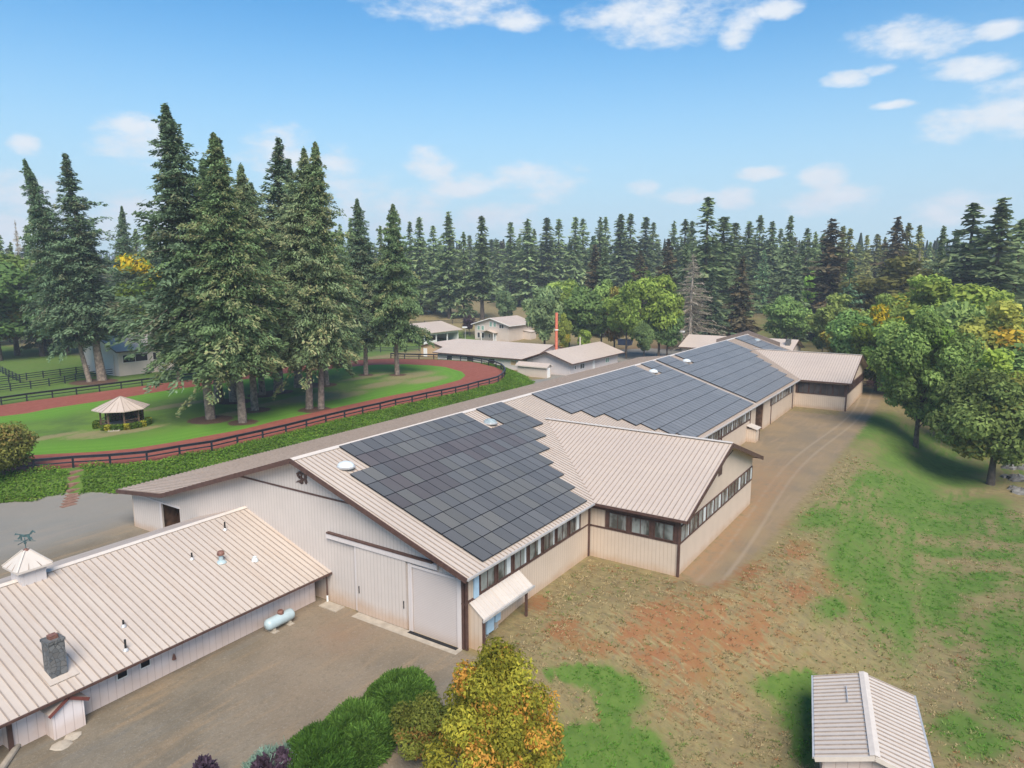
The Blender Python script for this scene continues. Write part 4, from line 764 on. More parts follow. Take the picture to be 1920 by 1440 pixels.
# ------------------------------------------------------------------ generic gabled buildings in the middle distance
def gable(name, label, x0, x1, y0, y1, ze, zrg, axis, wall, roof, z0=0.0, ov=.8, cat='building', fasc=None, group=None):
    """box x0..x1,y0..y1; ridge along axis"""
    t = thing(name, ((x0+x1)/2, (y0+y1)/2, z0), label, cat, group)
    xm, ym = (x0+x1)/2, (y0+y1)/2; w = MB(); w.box((x0, y0, z0-.6), (x1, y1, ze-.05)); k = (zrg-ze)/((y1-y0)/2+ov if axis == 'x' else (x1-x0)/2+ov)
    if axis == 'x':
        zw = ze+k*ov-.15
        w.hexa([(x0, y0, ze-.049), (x1, y0, ze-.049), (x1, y1, ze-.049), (x0, y1, ze-.049)], [(x0, ym-.01, zrg-.2), (x1, ym-.01, zrg-.2), (x1, ym+.01, zrg-.2), (x0, ym+.01, zrg-.2)])
        S = [[(x0-ov, ym, zrg), (x0-ov, y0-ov, ze), (x1+ov, y0-ov, ze), (x1+ov, ym, zrg)], [(x0-ov, ym, zrg), (x1+ov, ym, zrg), (x1+ov, y1+ov, ze), (x0-ov, y1+ov, ze)]]
        E = [((x0-ov, ym, zrg), (x0-ov, y0-ov, ze)), ((x0-ov, ym, zrg), (x0-ov, y1+ov, ze)), ((x1+ov, ym, zrg), (x1+ov, y0-ov, ze)), ((x1+ov, ym, zrg), (x1+ov, y1+ov, ze)), ((x0-ov, y0-ov, ze), (x1+ov, y0-ov, ze))]
        SM = [((x, ym, zrg), (x, y0-ov, ze)) for x in np.arange(x0-ov+.3, x1+ov, .8)]
    else:
        w.hexa([(x0, y0, ze-.049), (x1, y0, ze-.049), (x1, y1, ze-.049), (x0, y1, ze-.049)], [(xm-.01, y0, zrg-.2), (xm+.01, y0, zrg-.2), (xm+.01, y1, zrg-.2), (xm-.01, y1, zrg-.2)])
        S = [[(xm, y0-ov, zrg), (xm, y1+ov, zrg), (x0-ov, y1+ov, ze), (x0-ov, y0-ov, ze)], [(xm, y0-ov, zrg), (x1+ov, y0-ov, ze), (x1+ov, y1+ov, ze), (xm, y1+ov, zrg)]]
        E = [((xm, y0-ov, zrg), (x0-ov, y0-ov, ze)), ((xm, y0-ov, zrg), (x1+ov, y0-ov, ze)), ((x0-ov, y0-ov, ze), (x0-ov, y1+ov, ze)), ((xm, y1+ov, zrg), (x0-ov, y1+ov, ze))]
        SM = [((xm, y, zrg), (x0-ov, y, ze)) for y in np.arange(y0-ov+.3, y1+ov, .8)]
    w.build('wall', M[wall], t); r = MB()
    for q in S: r.slab(q, .12)
    seams(r, SM, .05, .04, 0); rf = r.build('roof', M[roof], t); f = MB()
    for p, q in E: f.bar((p[0], p[1], p[2]-.12), (q[0], q[1], q[2]-.12), .05, .2)
    f.build('fascia', M[fasc or 'brown'], rf); return t
def win(t, p, q, d, mat='glass_dark', frame='white', nx=1):
    """window on a wall: p,q opposite corners; d = outward normal"""
    p, q, d = Vector(p), Vector(q), Vector(d); m = MB(); e = .09; h = Vector((0, 0, 1)); u = (q-p); u.z = 0; L = u.length; u.normalize(); z0, z1 = min(p.z, q.z), max(p.z, q.z); p = Vector((p.x, p.y, 0))
    def bx(a0, a1, b0, b1, d1, mb): c = [p+u*a0, p+u*a1, p+u*a1+d*d1, p+u*a0+d*d1]; mb.hexa([tuple(v+h*b0) for v in c], [tuple(v+h*b1) for v in c])
    bx(0, L, z0, z0+e, .07, m); bx(0, L, z1-e, z1, .07, m); bx(0, e, z0+e, z1-e, .07, m); bx(L-e, L, z0+e, z1-e, .07, m)
    for k in range(1, nx): bx(L*k/nx-.04, L*k/nx+.04, z0+e, z1-e, .065, m)
    o = m.build('window', M[frame], t); g = MB(); bx(e, L-e, z0+e, z1-e, .03, g); g.build('pane', M[mat], o); return o
def door(t, p, q, d, mat='white'):
    p, q, d = Vector(p), Vector(q), Vector(d); m = MB(); c = [p, Vector((q.x, q.y, p.z)), Vector((q.x, q.y, p.z))+d*.06, p+d*.06]; h = Vector((0, 0, q.z-p.z)); m.hexa([tuple(v) for v in c], [tuple(v+h) for v in c]); return m.build('door', M[mat], t)
def build_far():
    # long stable (ridge along y)
    t = gable('long_stable', 'long low stable with plain cream roof behind the far bend of the red track', 101.0, 121.0, 44.2, 69.6, 2.7, 5.03, 'y', 'wall_pale', 'roof_wing', ov=.85)
    for y in (66.0, 60.0, 53.8, 47.9): win(t, (101.0, y+.9, 1.0), (101.0, y-.9, 2.2), (-1, 0, 0), 'glass_dark' if y > 50 else 'wall_tan', 'white')
    m = MB(); x, y = along(1043, 150)[:2]; x, y = 112.0, 52.0
    # office wing (ridge along x)
    t = gable('office_building', 'low cream gabled building with white side wall, right of the long stable', 99.9, 123.6, 33.0, 43.6, 2.75, 4.95, 'x', 'wall_pale', 'roof_wing', ov=1.2)
    win(t, (101.8, 33.0, 1.1), (102.5, 33.0, 2.0), (0, -1, 0)); win(t, (104.3, 33.0, .9), (106.4, 33.0, 2.1), (0, -1, 0), nx=2); win(t, (116.8, 33.0, .9), (118.8, 33.0, 2.1), (0, -1, 0), 'glass_green', nx=2); door(t, (110.4, 33.0, 0), (111.4, 33.0, 2.2), (0, -1, 0))
    m = MB(); m.tube((118.5, 40.5, 4.4), (118.5, 40.5, 6.4), .14, n=8); m.build('flue', M['ridge'], t)
    P = at(1043, 650, 4.6); m = MB(); m.tube((P[0], P[1], 3.0), (P[0], P[1], 12.4), .33, n=12); m.lathe((P[0], P[1], 8.4), [(.46, 0), (.46, .2)], 12, 1)
    props(m.build('flue_stack', [M['orange'], M['white']]), 'tall orange pipe stack with a white collar rising behind the long stable roof', 'pipe')
    # garden store on the bank
    t = gable('store_shed', 'small beige shed on the green bank in front of the office', 94.4, 96.4, 35.6, 42.6, 2.3, 2.95, 'y', 'wall_plain', 'roof_wing', ov=.35, cat='shed', fasc='ridge')
    door(t, (94.9, 35.6, 0), (95.9, 35.6, 2.0), (0, -1, 0))
    # two-storey house
    t = gable('house', 'two storey beige house with a gabled front porch, standing beyond the stables', 153.0, 167.0, 83.6, 96.6, 5.05, 7.25, 'x', 'wall_plain', 'roof_wing', ov=.9, cat='house', fasc='white')
    X = 153.0; d = (-1, 0, 0)
    for y in (95.6, 94.0):
        win(t, (X, y, 3.2), (X, y-1.1, 4.6), d, 'glass_green'); win(t, (X, y, .7), (X, y-1.1, 2.5), d)
    for y in (90.9, 89.4): win(t, (X, y, 4.4), (X, y-1.1, 6.0), d, 'glass_green')
    win(t, (X, 87.2, 4.0), (X, 85.4, 5.3), d, nx=2); door(t, (X, 89.2, 0), (X, 88.2, 2.2), d); win(t, (X, 91.2, .8), (X, 90.6, 2.2), d)
    m = MB(); pz = 3.5; m.slab([(X-.02, 90.4, pz), (X-2.2, 90.4, pz), (X-2.2, 93.0, 2.7), (X-.02, 93.0, 2.7)], .1); m.slab([(X-.02, 90.4, pz), (X-.02, 87.6, 2.7), (X-2.2, 87.6, 2.7), (X-2.2, 90.4, pz)], .1); m.build('porch_roof', M['roof_wing'], t)
    for y in (92.6, 88.0): m = MB(); m.box((X-2.1, y-.08, -.3), (X-1.94, y+.08, 2.7)); m.build('porch_post', M['white'], t)
    m = MB(); m.box((161.5, 80.9, -.3), (165.0, 83.59, 2.6)); m.slab([(161.3, 80.7, 2.62), (165.2, 80.7, 2.62), (165.2, 83.58, 3.0), (161.3, 83.58, 3.0)], .08); m.build('side_annex', M['wall_plain'], t)
    # pavilion garage
    t = thing('pavilion', (141, 107, 0), 'white open-sided garage with a cream roof at the edge of the big conifers', 'garage')
    x0, x1, y0, y1, ze, zg = 132.0, 148.8, 100.0, 115.5, 3.45, 5.8; ym = (y0+y1)/2; r = MB(); r.slab([(x0-1.2, ym, zg), (x0-1.2, y0-1, ze), (x1+1, y0-1, ze), (x1+1, ym, zg)], .15); r.slab([(x0-1.2, ym, zg), (x1+1, ym, zg), (x1+1, y1+1, ze), (x0-1.2, y1+1, ze)], .15); r.build('roof', M['roof_wing'], t)
    w = MB(); w.box((x0, y0, 2.6), (x1, y0+.2, 3.5)); w.box((x0, y1, -.4), (x1, y1+.2, 3.5)); w.box((x1-.2, y0+.2, -.4), (x1, y1, 3.5)); w.box((x0, y0, -.4), (x0+.35, y0+.2, 2.6)); w.box((x0+5.6, y0, -.4), (x0+6.0, y0+.2, 2.6)); w.box((x0+11.0, y0, -.4), (x0+11.4, y0+.2, 2.6)); w.box((x1-.35, y0, -.4), (x1, y0+.2, 2.6)); w.box((x0, y0+8, -.4), (x0+.2, y1, 3.5)); w.box((x0+.3, y0, -.4), (x0+5.6, y0+.15, 1.0))
    w.hexa([(x0, y0, 3.5), (x0+.15, y0, 3.5), (x0+.15, y1, 3.5), (x0, y1, 3.5)], [(x0, ym-.01, zg-.2), (x0+.15, ym-.01, zg-.2), (x0+.15, ym+.01, zg-.2), (x0, ym+.01, zg-.2)]); w.build('wall', M['white'], t)
    t = gable('tan_garage', 'small tan garage with a white door, tucked behind the left end of the long stable', 110.0, 121.0, 74.5, 82.4, 2.6, 3.8, 'x', 'wall_tan', 'roof_rust', ov=.4, cat='garage'); door(t, (110.0, 81.6, 0), (110.0, 80.4, 2.1), (-1, 0, 0))
    # stable left
    t = gable('paddock_stable', 'beige stable with dark open stall windows and a streaked metal roof behind the left conifers', 42.3, 57.0, 101.6, 114.8, 6.4, 9.1, 'x', 'wall_plain', 'roof', z0=TZ, ov=.6)
    win(t, (43.1, 101.6, 4.0), (48.2, 101.6, 5.6), (0, -1, 0), 'dark', 'wall_pale', 2); win(t, (49.2, 101.6, 4.0), (53.2, 101.6, 5.6), (0, -1, 0), 'dark', 'wall_pale', 2)
    m = MB(); m.box((42.2, 103.2, TZ-.2), (42.29, 107.6, 5.6)); m.build('bay_opening', M['wall_front'], t)
    e = thing('utility_box', (50.0, 101.0, TZ), 'pale grey utility cabinet standing against the paddock stable wall', 'utility box'); m = MB(); m.box((50.0, 100.3, TZ-.2), (51.3, 101.2, 3.2)); m.build('case', M['gutter'], e); m = MB(); m.box((49.9, 100.2, 3.2), (51.4, 101.3, 3.3)); m.build('lid', M['white'], e)
    # far barn
    t = gable('rear_barn', 'cream roofed barn lying crosswise beyond the far end of the solar panels', 137.5, 150.6, -2.6, 22.2, 3.5, 6.0, 'y', 'wall_front', 'roof_wing', ov=.8)
    m = MB(); m.box((140.6, -2.2, 3.5), (141.9, -1.2, 6.3)); m.build('chimney', M['stone'], t)
    # distant farmhouse
    b = along(1209, 330); z = b[2]; t = thing('farmhouse', tuple(b), 'distant cream farmhouse with a reddish roof seen between the trees', 'house')
    x, y = b[0], b[1]; zt = top_z(b, 1209, 523)
    w = MB(); w.box((x-1, y-8, z-2), (x+9, y+7, zt-3.2)); w.hexa([(x-1, y-8, zt-3.199), (x+9, y-8, zt-3.199), (x+9, y+7, zt-3.199), (x-1, y+7, zt-3.199)], [(x-1, y-.51, zt-.2), (x+9, y-.51, zt-.2), (x+9, y-.49, zt-.2), (x-1, y-.49, zt-.2)]); w.build('wall', plain('cream_render', (.62, .52, .33), .8), t)
    r = MB(); r.slab([(x-2, y-.5, zt), (x-2, y-9, zt-3.4), (x+10, y-9, zt-3.4), (x+10, y-.5, zt)], .15); r.slab([(x-2, y-.5, zt), (x+10, y-.5, zt), (x+10, y+8, zt-3.4), (x-2, y+8, zt-3.4)], .15); r.build('roof', plain('reddish_roof_tiles', (.45, .24, .16), .8), t)
    for k in (3.0, .6): win(t, (x-1, y+k, zt-5.0), (x-1, y+k-1.8, zt-3.8), (-1, 0, 0))
    door(t, (x-1, y+1.0, z-1), (x-1, y-2.2, z+3), (-1, 0, 0))
    # tent, bins, lamp poles
    b = hit(1533, 624); t = thing('white_tent', tuple(b), 'low white tarpaulin tent among the trees on the right', 'tent'); x, y, z = b; m = MB(); m.hexa([(x-3, y-4, z-.2), (x+3, y-4, z-.2), (x+3, y+4, z-.2), (x-3, y+4, z-.2)], [(x-3, y-4, z+1), (x+3, y-4, z+1), (x+3, y+4, z+1), (x-3, y+4, z+1)]); m.build('side_wall', M['dome'], t)
    m = MB(); m.hexa([(x-3.2, y-4.2, z+1.001), (x+3.2, y-4.2, z+1.001), (x+3.2, y+4.2, z+1.001), (x-3.2, y+4.2, z+1.001)], [(x-.3, y-3, z+2.4), (x+.3, y-3, z+2.4), (x+.3, y+3, z+2.4), (x-.3, y+3, z+2.4)]); m.build('canopy', M['white'], t)
    b = hit(1172, 647); t = thing('dumpster', tuple(b), 'dark blue open dumpster under the trees beyond the gravel lot', 'dumpster'); x, y, z = b; m = MB(); m.hexa([(x-.9, y-1.8, z), (x+.9, y-1.8, z), (x+.9, y+1.8, z), (x-.9, y+1.8, z)], [(x-1.1, y-2.1, z+1.7), (x+1.1, y-2.1, z+1.7), (x+1.1, y+2.1, z+1.7), (x-1.1, y+2.1, z+1.7)]); m.build('bin', plain('dark_blue_paint', (.02, .035, .08), .5), t)
    m = MB(); m.slab([(x-1.15, y-2.15, z+1.75), (x+1.15, y-2.15, z+1.75), (x+1.15, y+.6, z+1.85), (x-1.15, y+.6, z+1.85)], .06); m.build('lid', M['black'], t)
    for px, D, top, lab in ((1284, 185, 623, 'thin pole lamp with a white head rising beside the left end of the rear barn'), (1041-170, 200, 606, 'thin pole lamp beside the purple tree')):
        b = along(px, D); b[2] = float(H(b[0], b[1])); t = thing('yard_lamp', tuple(b), lab, 'lamp post'); zt = top_z(b, px, top) if px > 1000 else b[2]+6
        m = MB(); m.tube(tuple(b), (b[0], b[1], zt), .09, .06, 8); m.build('pole', M['gutter'], t); m = MB(); m.box((b[0]-.7, b[1]-.5, zt), (b[0]+.3, b[1]+.5, zt+.35)); m.build('lamp_head', M['white'], t)
build_far()
# ------------------------------------------------------------------ gazebo
def build_gazebo():
    cx, cy = 18.6, 56.6; z = TZ; t = thing('gazebo', (cx, cy, z), 'octagonal timber gazebo with a pale metal roof on the infield lawn', 'gazebo'); n = 8; r0 = 2.65; ro = 3.45
    def c(r, k, zz): th = 2*math.pi*(k+.5)/n; return (cx+r*math.cos(th), cy+r*math.sin(th), zz)
    m = MB(); m.hexa([c(r0, k, z-.1) for k in range(n)], [c(r0, k, z+.25) for k in range(n)]); m.build('floor', M['gazfloor'], t)
    m = MB(); m.hexa([c(ro, k, z+2.35) for k in range(n)], [c(ro, k, z+2.46) for k in range(n)]); m.hexa([c(ro, k, z+2.461) for k in range(n)], [c(.08, k, z+3.95) for k in range(n)])
    for k in range(n):
        p, q = c(ro, k, z+2.49), c(.1, k, z+3.97); m.bar(p, q, .07, .05, m=1); a_, b_ = Vector(c(ro, k, z+2.49)), Vector(c(ro, (k+1) % n, z+2.49)); top = Vector(c(.1, k, z+3.95))
        for f in (.33, .66): s = a_.lerp(b_, f); m.bar(tuple(s), tuple(s.lerp(top, .6)), .035, .035, m=1)
    m.build('roof', [M['roof_wing'], M['seam']], t)
    for k in range(n): m = MB(); p = c(r0-.15, k, z+.2); m.box((p[0]-.08, p[1]-.08, z+.2), (p[0]+.08, p[1]+.08, z+2.5)); m.build('post', M['gazwood'], t)
    m = MB(); 
    for k in range(n):
        if k == 4: continue
        p, q = c(r0-.15, k, z+1.1), c(r0-.15, (k+1) % n, z+1.1); m.bar(p, q, .07, .07); p2, q2 = c(r0-.15, k, z+.4), c(r0-.15, (k+1) % n, z+.4); m.bar(p2, q2, .07, .07); m.bar(p, q2, .04, .04); m.bar(p2, q, .04, .04); m.bar(c(r0-.15, k, z+2.35), c(r0-.15, (k+1) % n, z+2.35), .06, .2)
    m.build('railing', M['gazwood'], t)
    m = MB(); p = c(r0, 4, 0); q = c(r0, 5, 0); d = Vector(((p[0]+q[0])/2-cx, (p[1]+q[1])/2-cy, 0)).normalized(); s = Vector((-d.y, d.x, 0))
    for k in range(3):
        o = Vector((cx, cy, z))+d*(r0+.1+.3*k); m.hexa([tuple(o-s*.7-Vector((0, 0, .1))), tuple(o-s*.7+d*.3-Vector((0, 0, .1))), tuple(o+s*.7+d*.3-Vector((0, 0, .1))), tuple(o+s*.7-Vector((0, 0, .1)))], [tuple(o-s*.7+Vector((0, 0, .22-.07*k))), tuple(o-s*.7+d*.3+Vector((0, 0, .22-.07*k))), tuple(o+s*.7+d*.3+Vector((0, 0, .22-.07*k))), tuple(o+s*.7+Vector((0, 0, .22-.07*k)))])
    m.build('steps', M['concrete'], t); return cx, cy
GAZ = build_gazebo()
# ------------------------------------------------------------------ fences
def fence(name, label, pts, hgt=1.15, rails=(1.1, .62), step=3.4, rw=.2, post=.16, toprail=True):
    pts = [np.array(p, float) for p in pts]; t = thing(name, (pts[0][0], pts[0][1], float(H(*pts[0][:2]))), label, 'fence'); seg = [np.linalg.norm(pts[i+1][:2]-pts[i][:2]) for i in range(len(pts)-1)]; tot = sum(seg); n = max(1, round(tot/step)); P = []
    for k in range(n+1):
        s = tot*k/n; i = 0
        while i < len(seg)-1 and s > seg[i]: s -= seg[i]; i += 1
        q = pts[i][:2]+(pts[i+1][:2]-pts[i][:2])*min(1, s/seg[i]); P.append((q[0], q[1], float(H(q[0], q[1]))))
    for q in P[:100]: m = MB(); m.box((q[0]-post/2, q[1]-post/2, q[2]-.3), (q[0]+post/2, q[1]+post/2, q[2]+hgt+.08)); m.build('post', M['fence'], t)
    for j, rz in enumerate(rails):
        m = MB()
        for a, b in zip(P[:-1], P[1:]): m.bar((a[0], a[1], a[2]+rz), (b[0], b[1], b[2]+rz), .07, rw if j == 0 else .14)
        if j == 0 and toprail:
            for a, b in zip(P[:-1], P[1:]): m.bar((a[0], a[1], a[2]+hgt+.1), (b[0], b[1], b[2]+hgt+.1), .26, .05)
        m.build('rail', M['fence'], t)
offs = OUTP.copy()
OF = []
cen = OUTP.mean(0)
for i, p in enumerate(OUTP):
    a, b = OUTP[i-1], OUTP[(i+1) % len(OUTP)]; d = (b-a)/np.linalg.norm(b-a); nrm = np.array([d[1], -d[0]]); 
    if nrm@(p-cen) < 0: nrm = -nrm
    OF.append(p+nrm*.12)
nf = 40
fence('track_fence', 'dark two-rail fence following the near side and right-hand bend of the red track', [OF[-1], OF[-2]][::-1]+OF[0:nf], step=3.5)
fence('track_fence', 'dark two-rail fence along the far straight of the red track, behind the gazebo', OF[41:52]+[OF[52]], step=3.6)
def ph(*pp): return [hit(x, y) for x, y in pp]
R3 = (1.25, .85, .45)
fence('paddock_fence', 'dark three-rail fence edging the lane, nearer of the two rail fences at the left', ph((-20, 738), (48, 730), (92, 724), (128, 718), (150, 712), (226, 702)), 1.35, R3, 3.2, .13, toprail=False)
fence('paddock_fence', 'dark three-rail fence on the pasture side of the lane at the left', ph((-20, 722), (30, 716), (80, 709), (120, 704), (158, 699), (170, 697)), 1.35, R3, 3.2, .13, toprail=False)
fence('paddock_fence', 'dark rail fence running off into the pasture at the left edge', ph((-10, 692), (10, 703), (38, 717)), 1.35, R3, 3.0, .13, toprail=False)
fence('paddock_fence', 'dark rail fence along the far edge of the left pasture, under the broadleaf trees', ph((-60, 611), (40, 612), (140, 614)), 1.6, (1.5, 1.0, .5), 5, .2, toprail=False)
fence('paddock_fence', 'short dark rail fence behind the far bend of the track, beside the lone conifer', ph((640, 664), (700, 661), (786, 658)), 1.35, R3, 3.4, .13, toprail=False)
fence('paddock_fence', 'dark rail fence between the white garage and the house lawn', ph((858, 636), (893, 628)), 1.35, R3, 3.2, .13, toprail=False)
fence('paddock_fence', 'dark rail fence along the tan field behind the purple tree', ph((770, 610), (850, 607), (900, 606)), 1.35, R3, 4.5, .15, toprail=False)
fence('meadow_fence', 'pale fence across the clearing between the conifers right of the dead spruce', ph((1400, 588), (1470, 588)), 1.5, (1.4, .8), 6, .3, toprail=False)
# ------------------------------------------------------------------ foliage builders
def quads(P, A, B, tint):
    """P centres, A,B half axes -> quads"""
    n = len(P); V = np.stack([P-A-B, P+A-B*.55, P+A+B*.55, P-A+B], 1).reshape(-1, 3); F = np.arange(4*n).reshape(n, 4); return V, F, np.repeat(tint, 4, 0)
def unit(v): return v/np.maximum(np.linalg.norm(v, axis=-1, keepdims=True), 1e-9)
def taper_trunk(H_, r0, r1, rng, n=9, segs=7, lean=(0, 0), wob=.01):
    V, F = [], []; off = np.zeros(2)
    for j in range(segs+1):
        t = j/segs; r = r0*(1-t)**.85+r1; r = r*1.22 if j == 0 else r; off = np.array(lean)*t*H_+rng.normal(0, wob*H_*.3, 2)*(j > 0)
        for i in range(n): a = 2*math.pi*i/n; V.append((off[0]+r*math.cos(a), off[1]+r*math.sin(a), t*H_-(.6 if j == 0 else 0)))
    for j in range(segs):
        for i in range(n): F.append((j*n+i, j*n+(i+1) % n, (j+1)*n+(i+1) % n, (j+1)*n+i))
    return np.array(V), np.array(F)
def limb(a, b, r0, r1, n=5):
    a, b = np.array(a, float), np.array(b, float); d = unit((b-a)[None])[0]; s = unit(np.cross(d, [0.1, .2, 1])[None])[0]; u = np.cross(s, d); V = []
    for p, r in ((a, r0), (b, r1)):
        for i in range(n): t = 2*math.pi*i/n; V.append(p+s*r*math.cos(t)+u*r*math.sin(t))
    return np.array(V), np.array([(i, (i+1) % n, n+(i+1) % n, n+i) for i in range(n)])
def join(parts):
    V, F, o = [], [], 0
    for v, f in parts: V.append(v); F.append(f+o); o += len(v)
    return np.vstack(V), np.vstack(F)
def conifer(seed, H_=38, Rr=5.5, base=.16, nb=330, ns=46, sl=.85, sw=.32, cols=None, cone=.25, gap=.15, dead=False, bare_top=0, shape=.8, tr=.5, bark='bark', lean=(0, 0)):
    rng = np.random.default_rng(seed); cols = cols or ((.020, .042, .018), (.055, .085, .032), (.13, .12, .05))
    tv, tf = taper_trunk(H_, tr, .03, rng, lean=lean); P, A, B, T = [], [], [], []; brs = []
    zt = rng.random(nb)**.85; zt.sort(); az0 = 0
    lob = rng.uniform(.40, 1.25, (20, 7))
    for i in range(nb):
        t = zt[i]; z = H_*(base+(1-base)*t); az = az0 = az0+2.399+rng.normal(0, .35)
        prof = (1-math.exp(-(2.9-1.4*shape)*(1-t)**1.12))/.86*(1-.35*max(0, .14-t)/.14)
        L = Rr*prof*rng.uniform(.62, 1.12)*lob[int(t*19.9), int((az % 6.283)/6.283*6.99)]+.35
        L *= 1-.22*t
        if rng.random() < gap+.3*max(0, t-.5): L *= rng.uniform(.25, .7)
        if t > .55 and rng.random() < .06: L *= 1.45
        up = .22*(t-.3)+rng.normal(0, .17); dr = (.26*(1-t)+.06)*rng.uniform(.4, 1.5); f_ = .28*(1-t*.6)
        d = np.array([math.cos(az), math.sin(az), 0]); sd = np.array([-d[1], d[0], 0])
        m = max(4, int(ns*(.25+.75*L/Rr)*(1-.45*max(0, t-.45)/.55))); s = rng.random(m)**.7*.9+.1; sz = 1-.35*t
        wid = (.42*L*(1-s)**.6*np.minimum(1, s*3)+.12)*(0 if dead else 1)
        off = rng.uniform(-1, 1, m)*wid
        pos = d*(s*L)[:, None]+sd*off[:, None]; pos[:, 2] = z+up*s*L-dr*L*s**2-np.abs(off)*.18+(rng.normal(0, f_, m)-rng.random(m)*.5*f_)*(not dead)
        pos[:, 0] += lean[0]*z; pos[:, 1] += lean[1]*z
        dirv = unit(d*rng.uniform(.5, 1, m)[:, None]+sd*(np.sign(off)*rng.uniform(.1, .9, m))[:, None]+np.array([0, 0, -1])*rng.uniform(-.35, .9, m)[:, None])
        oth = unit(np.cross(dirv, rng.normal(0, 1, (m, 3))*.8+np.array([0, 0, 1])))
        l = sl*sz*rng.uniform(.35, .75, m)[:, None]; w = sw*sz*rng.uniform(.5, 1.0, m)[:, None]
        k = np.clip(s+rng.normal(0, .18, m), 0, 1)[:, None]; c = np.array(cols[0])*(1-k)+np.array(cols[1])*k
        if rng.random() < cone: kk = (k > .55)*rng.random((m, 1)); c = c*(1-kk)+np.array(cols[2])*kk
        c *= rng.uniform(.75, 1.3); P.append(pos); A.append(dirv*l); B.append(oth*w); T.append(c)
        if dead or (L > 1.2 and i % 3 == 0): brs.append(limb((lean[0]*z, lean[1]*z, z), (d[0]*L*.85+lean[0]*z, d[1]*L*.85+lean[1]*z, z+up*L*.85-dr*L*.7), .03+.012*L, .012, 4))
    V, F, T = quads(np.vstack(P), np.vstack(A), np.vstack(B), np.vstack(T)); trunk = join([(tv, tf)]+brs)
    return fast_mesh('trunk', *trunk, M['barkg' if dead else bark], smooth=True), fast_mesh('crown', V, F, M['needles'], T)
def deciduous(seed, H_=14, Rx=5, base=.2, nc=34, nl=9000, ls=.22, cols=None, accent=None, acc=.12, cs=.26, tr=.28, bark='barkd', lift=.0, top=None, droop=0, sparse=1.0, oval=1.0, stems=1, conic=0):
    rng = np.random.default_rng(seed); cols = cols or ((.035, .07, .02), (.10, .17, .04)); cz = H_*(base+1)/2; rz = H_*(1-base)/2
    C_ = []; 
    while len(C_) < nc:
        v = rng.normal(0, 1, 3); v /= np.linalg.norm(v); r = rng.random()**.45; p = v*r*np.array([Rx*(1-cs*.6), Rx*(1-cs*.6), rz*(1-cs*.5)]); h = (p[2]+rz)/(2*rz)
        p[:2] *= (1.0-.35*max(0, h-.55)*oval*1.6)*(.72+.4*min(1, h*2.4))*(1 if not conic else max(.12, 1.2-conic*h)*rng.uniform(.55, 1.28)); C_.append(p+np.array([0, 0, cz]))
    C_ = np.array(C_); cr = Rx*cs*rng.uniform(.75, 1.45, nc)*1.25; ctint = rng.uniform(.72, 1.3, nc); cacc = rng.random(nc) < acc
    parts = []; tz = H_*base
    for s_ in range(stems):
        a = 2*math.pi*s_/max(1, stems)+.5; ln = (0 if stems == 1 else .12*math.cos(a), 0 if stems == 1 else .12*math.sin(a)); tv, tf = taper_trunk(H_*.72, tr*(1 if stems == 1 else .6), .04, rng, 8, 6, ln); parts.append((tv, tf))
    for c in C_[:: 1 if nc < 40 else 2]: z0 = min(H_*.62, max(tz*.8, c[2]-.35*math.hypot(c[0], c[1])-.12*H_)); parts.append(limb((0, 0, z0), c, tr*.28, .03, 5))
    w = cr**2; idx = rng.choice(nc, int(nl*sparse), p=w/w.sum()); m = len(idx); v = unit(rng.normal(0, 1, (m, 3))); rad = (.45+.6*rng.random(m)**.6)[:, None]
    pos = C_[idx]+v*rad*cr[idx][:, None]*np.array([1, 1, .78]); pos[:, 2] -= droop*rng.random(m)**2*cr[idx]*1.6
    nrm = unit(v+rng.normal(0, .55, (m, 3))+np.array([0, 0, .45])); A = unit(np.cross(nrm, rng.normal(0, 1, (m, 3)))); 
    if droop: A = unit(A*.5+np.array([0, 0, -droop]))
    B = unit(np.cross(nrm, A)); l = (ls*rng.uniform(.6, 1.25, m))[:, None]; k = np.clip(.5+.5*v[:, 2]+rng.normal(0, .25, m), 0, 1)[:, None]*0+rng.random((m, 1))
    c = (np.array(cols[0])*(1-k)+np.array(cols[1])*k)*ctint[idx][:, None]
    if accent is not None: q = (cacc[idx] & (rng.random(m) < .6))[:, None]; c = np.where(q, np.array(accent)*rng.uniform(.75, 1.2, (m, 1)), c)
    if top is not None: q = ((pos[:, 2] > H_*.72) & (rng.random(m) < .75))[:, None]; c = np.where(q, np.array(top)*rng.uniform(.75, 1.2, (m, 1)), c)
    V, F, T = quads(pos, A*l*(1+droop), B*l*.62, c); return fast_mesh('trunk', *join(parts), M[bark], smooth=True), fast_mesh('crown', V, F, M['leaves'], T)
class Kind:
    """one built tree; place() moves the first one, later calls copy the thing and its parts"""
    def __init__(s, name, meshes, H_): s.name, s.H = name, H_; s.me = meshes; s.root = None; s.used = False
    def place(s, base, h, label, cat='tree', group=None, rz=0, wide=1.0, col=None, tilt=(0, 0)):
        if s.root is None:
            s.root = thing(s.name, (0, 0, 0), label, cat); link(s.me[0], 'trunk', s.root); link(s.me[1], 'crown', s.root); o = s.root
        else: o = copy_tree(s.root)
        if 'group' in o.keys(): del o['group']
        k = h/s.H; o.location = base; o.rotation_euler = (tilt[0], tilt[1], rz); o.scale = (k*wide, k*wide, k); props(o, label, cat, group)
        if col: 
            for c in o.children:
                if c.name.startswith('crown'): c.color = (*col, 1)
        return o
rt = random.Random(11)
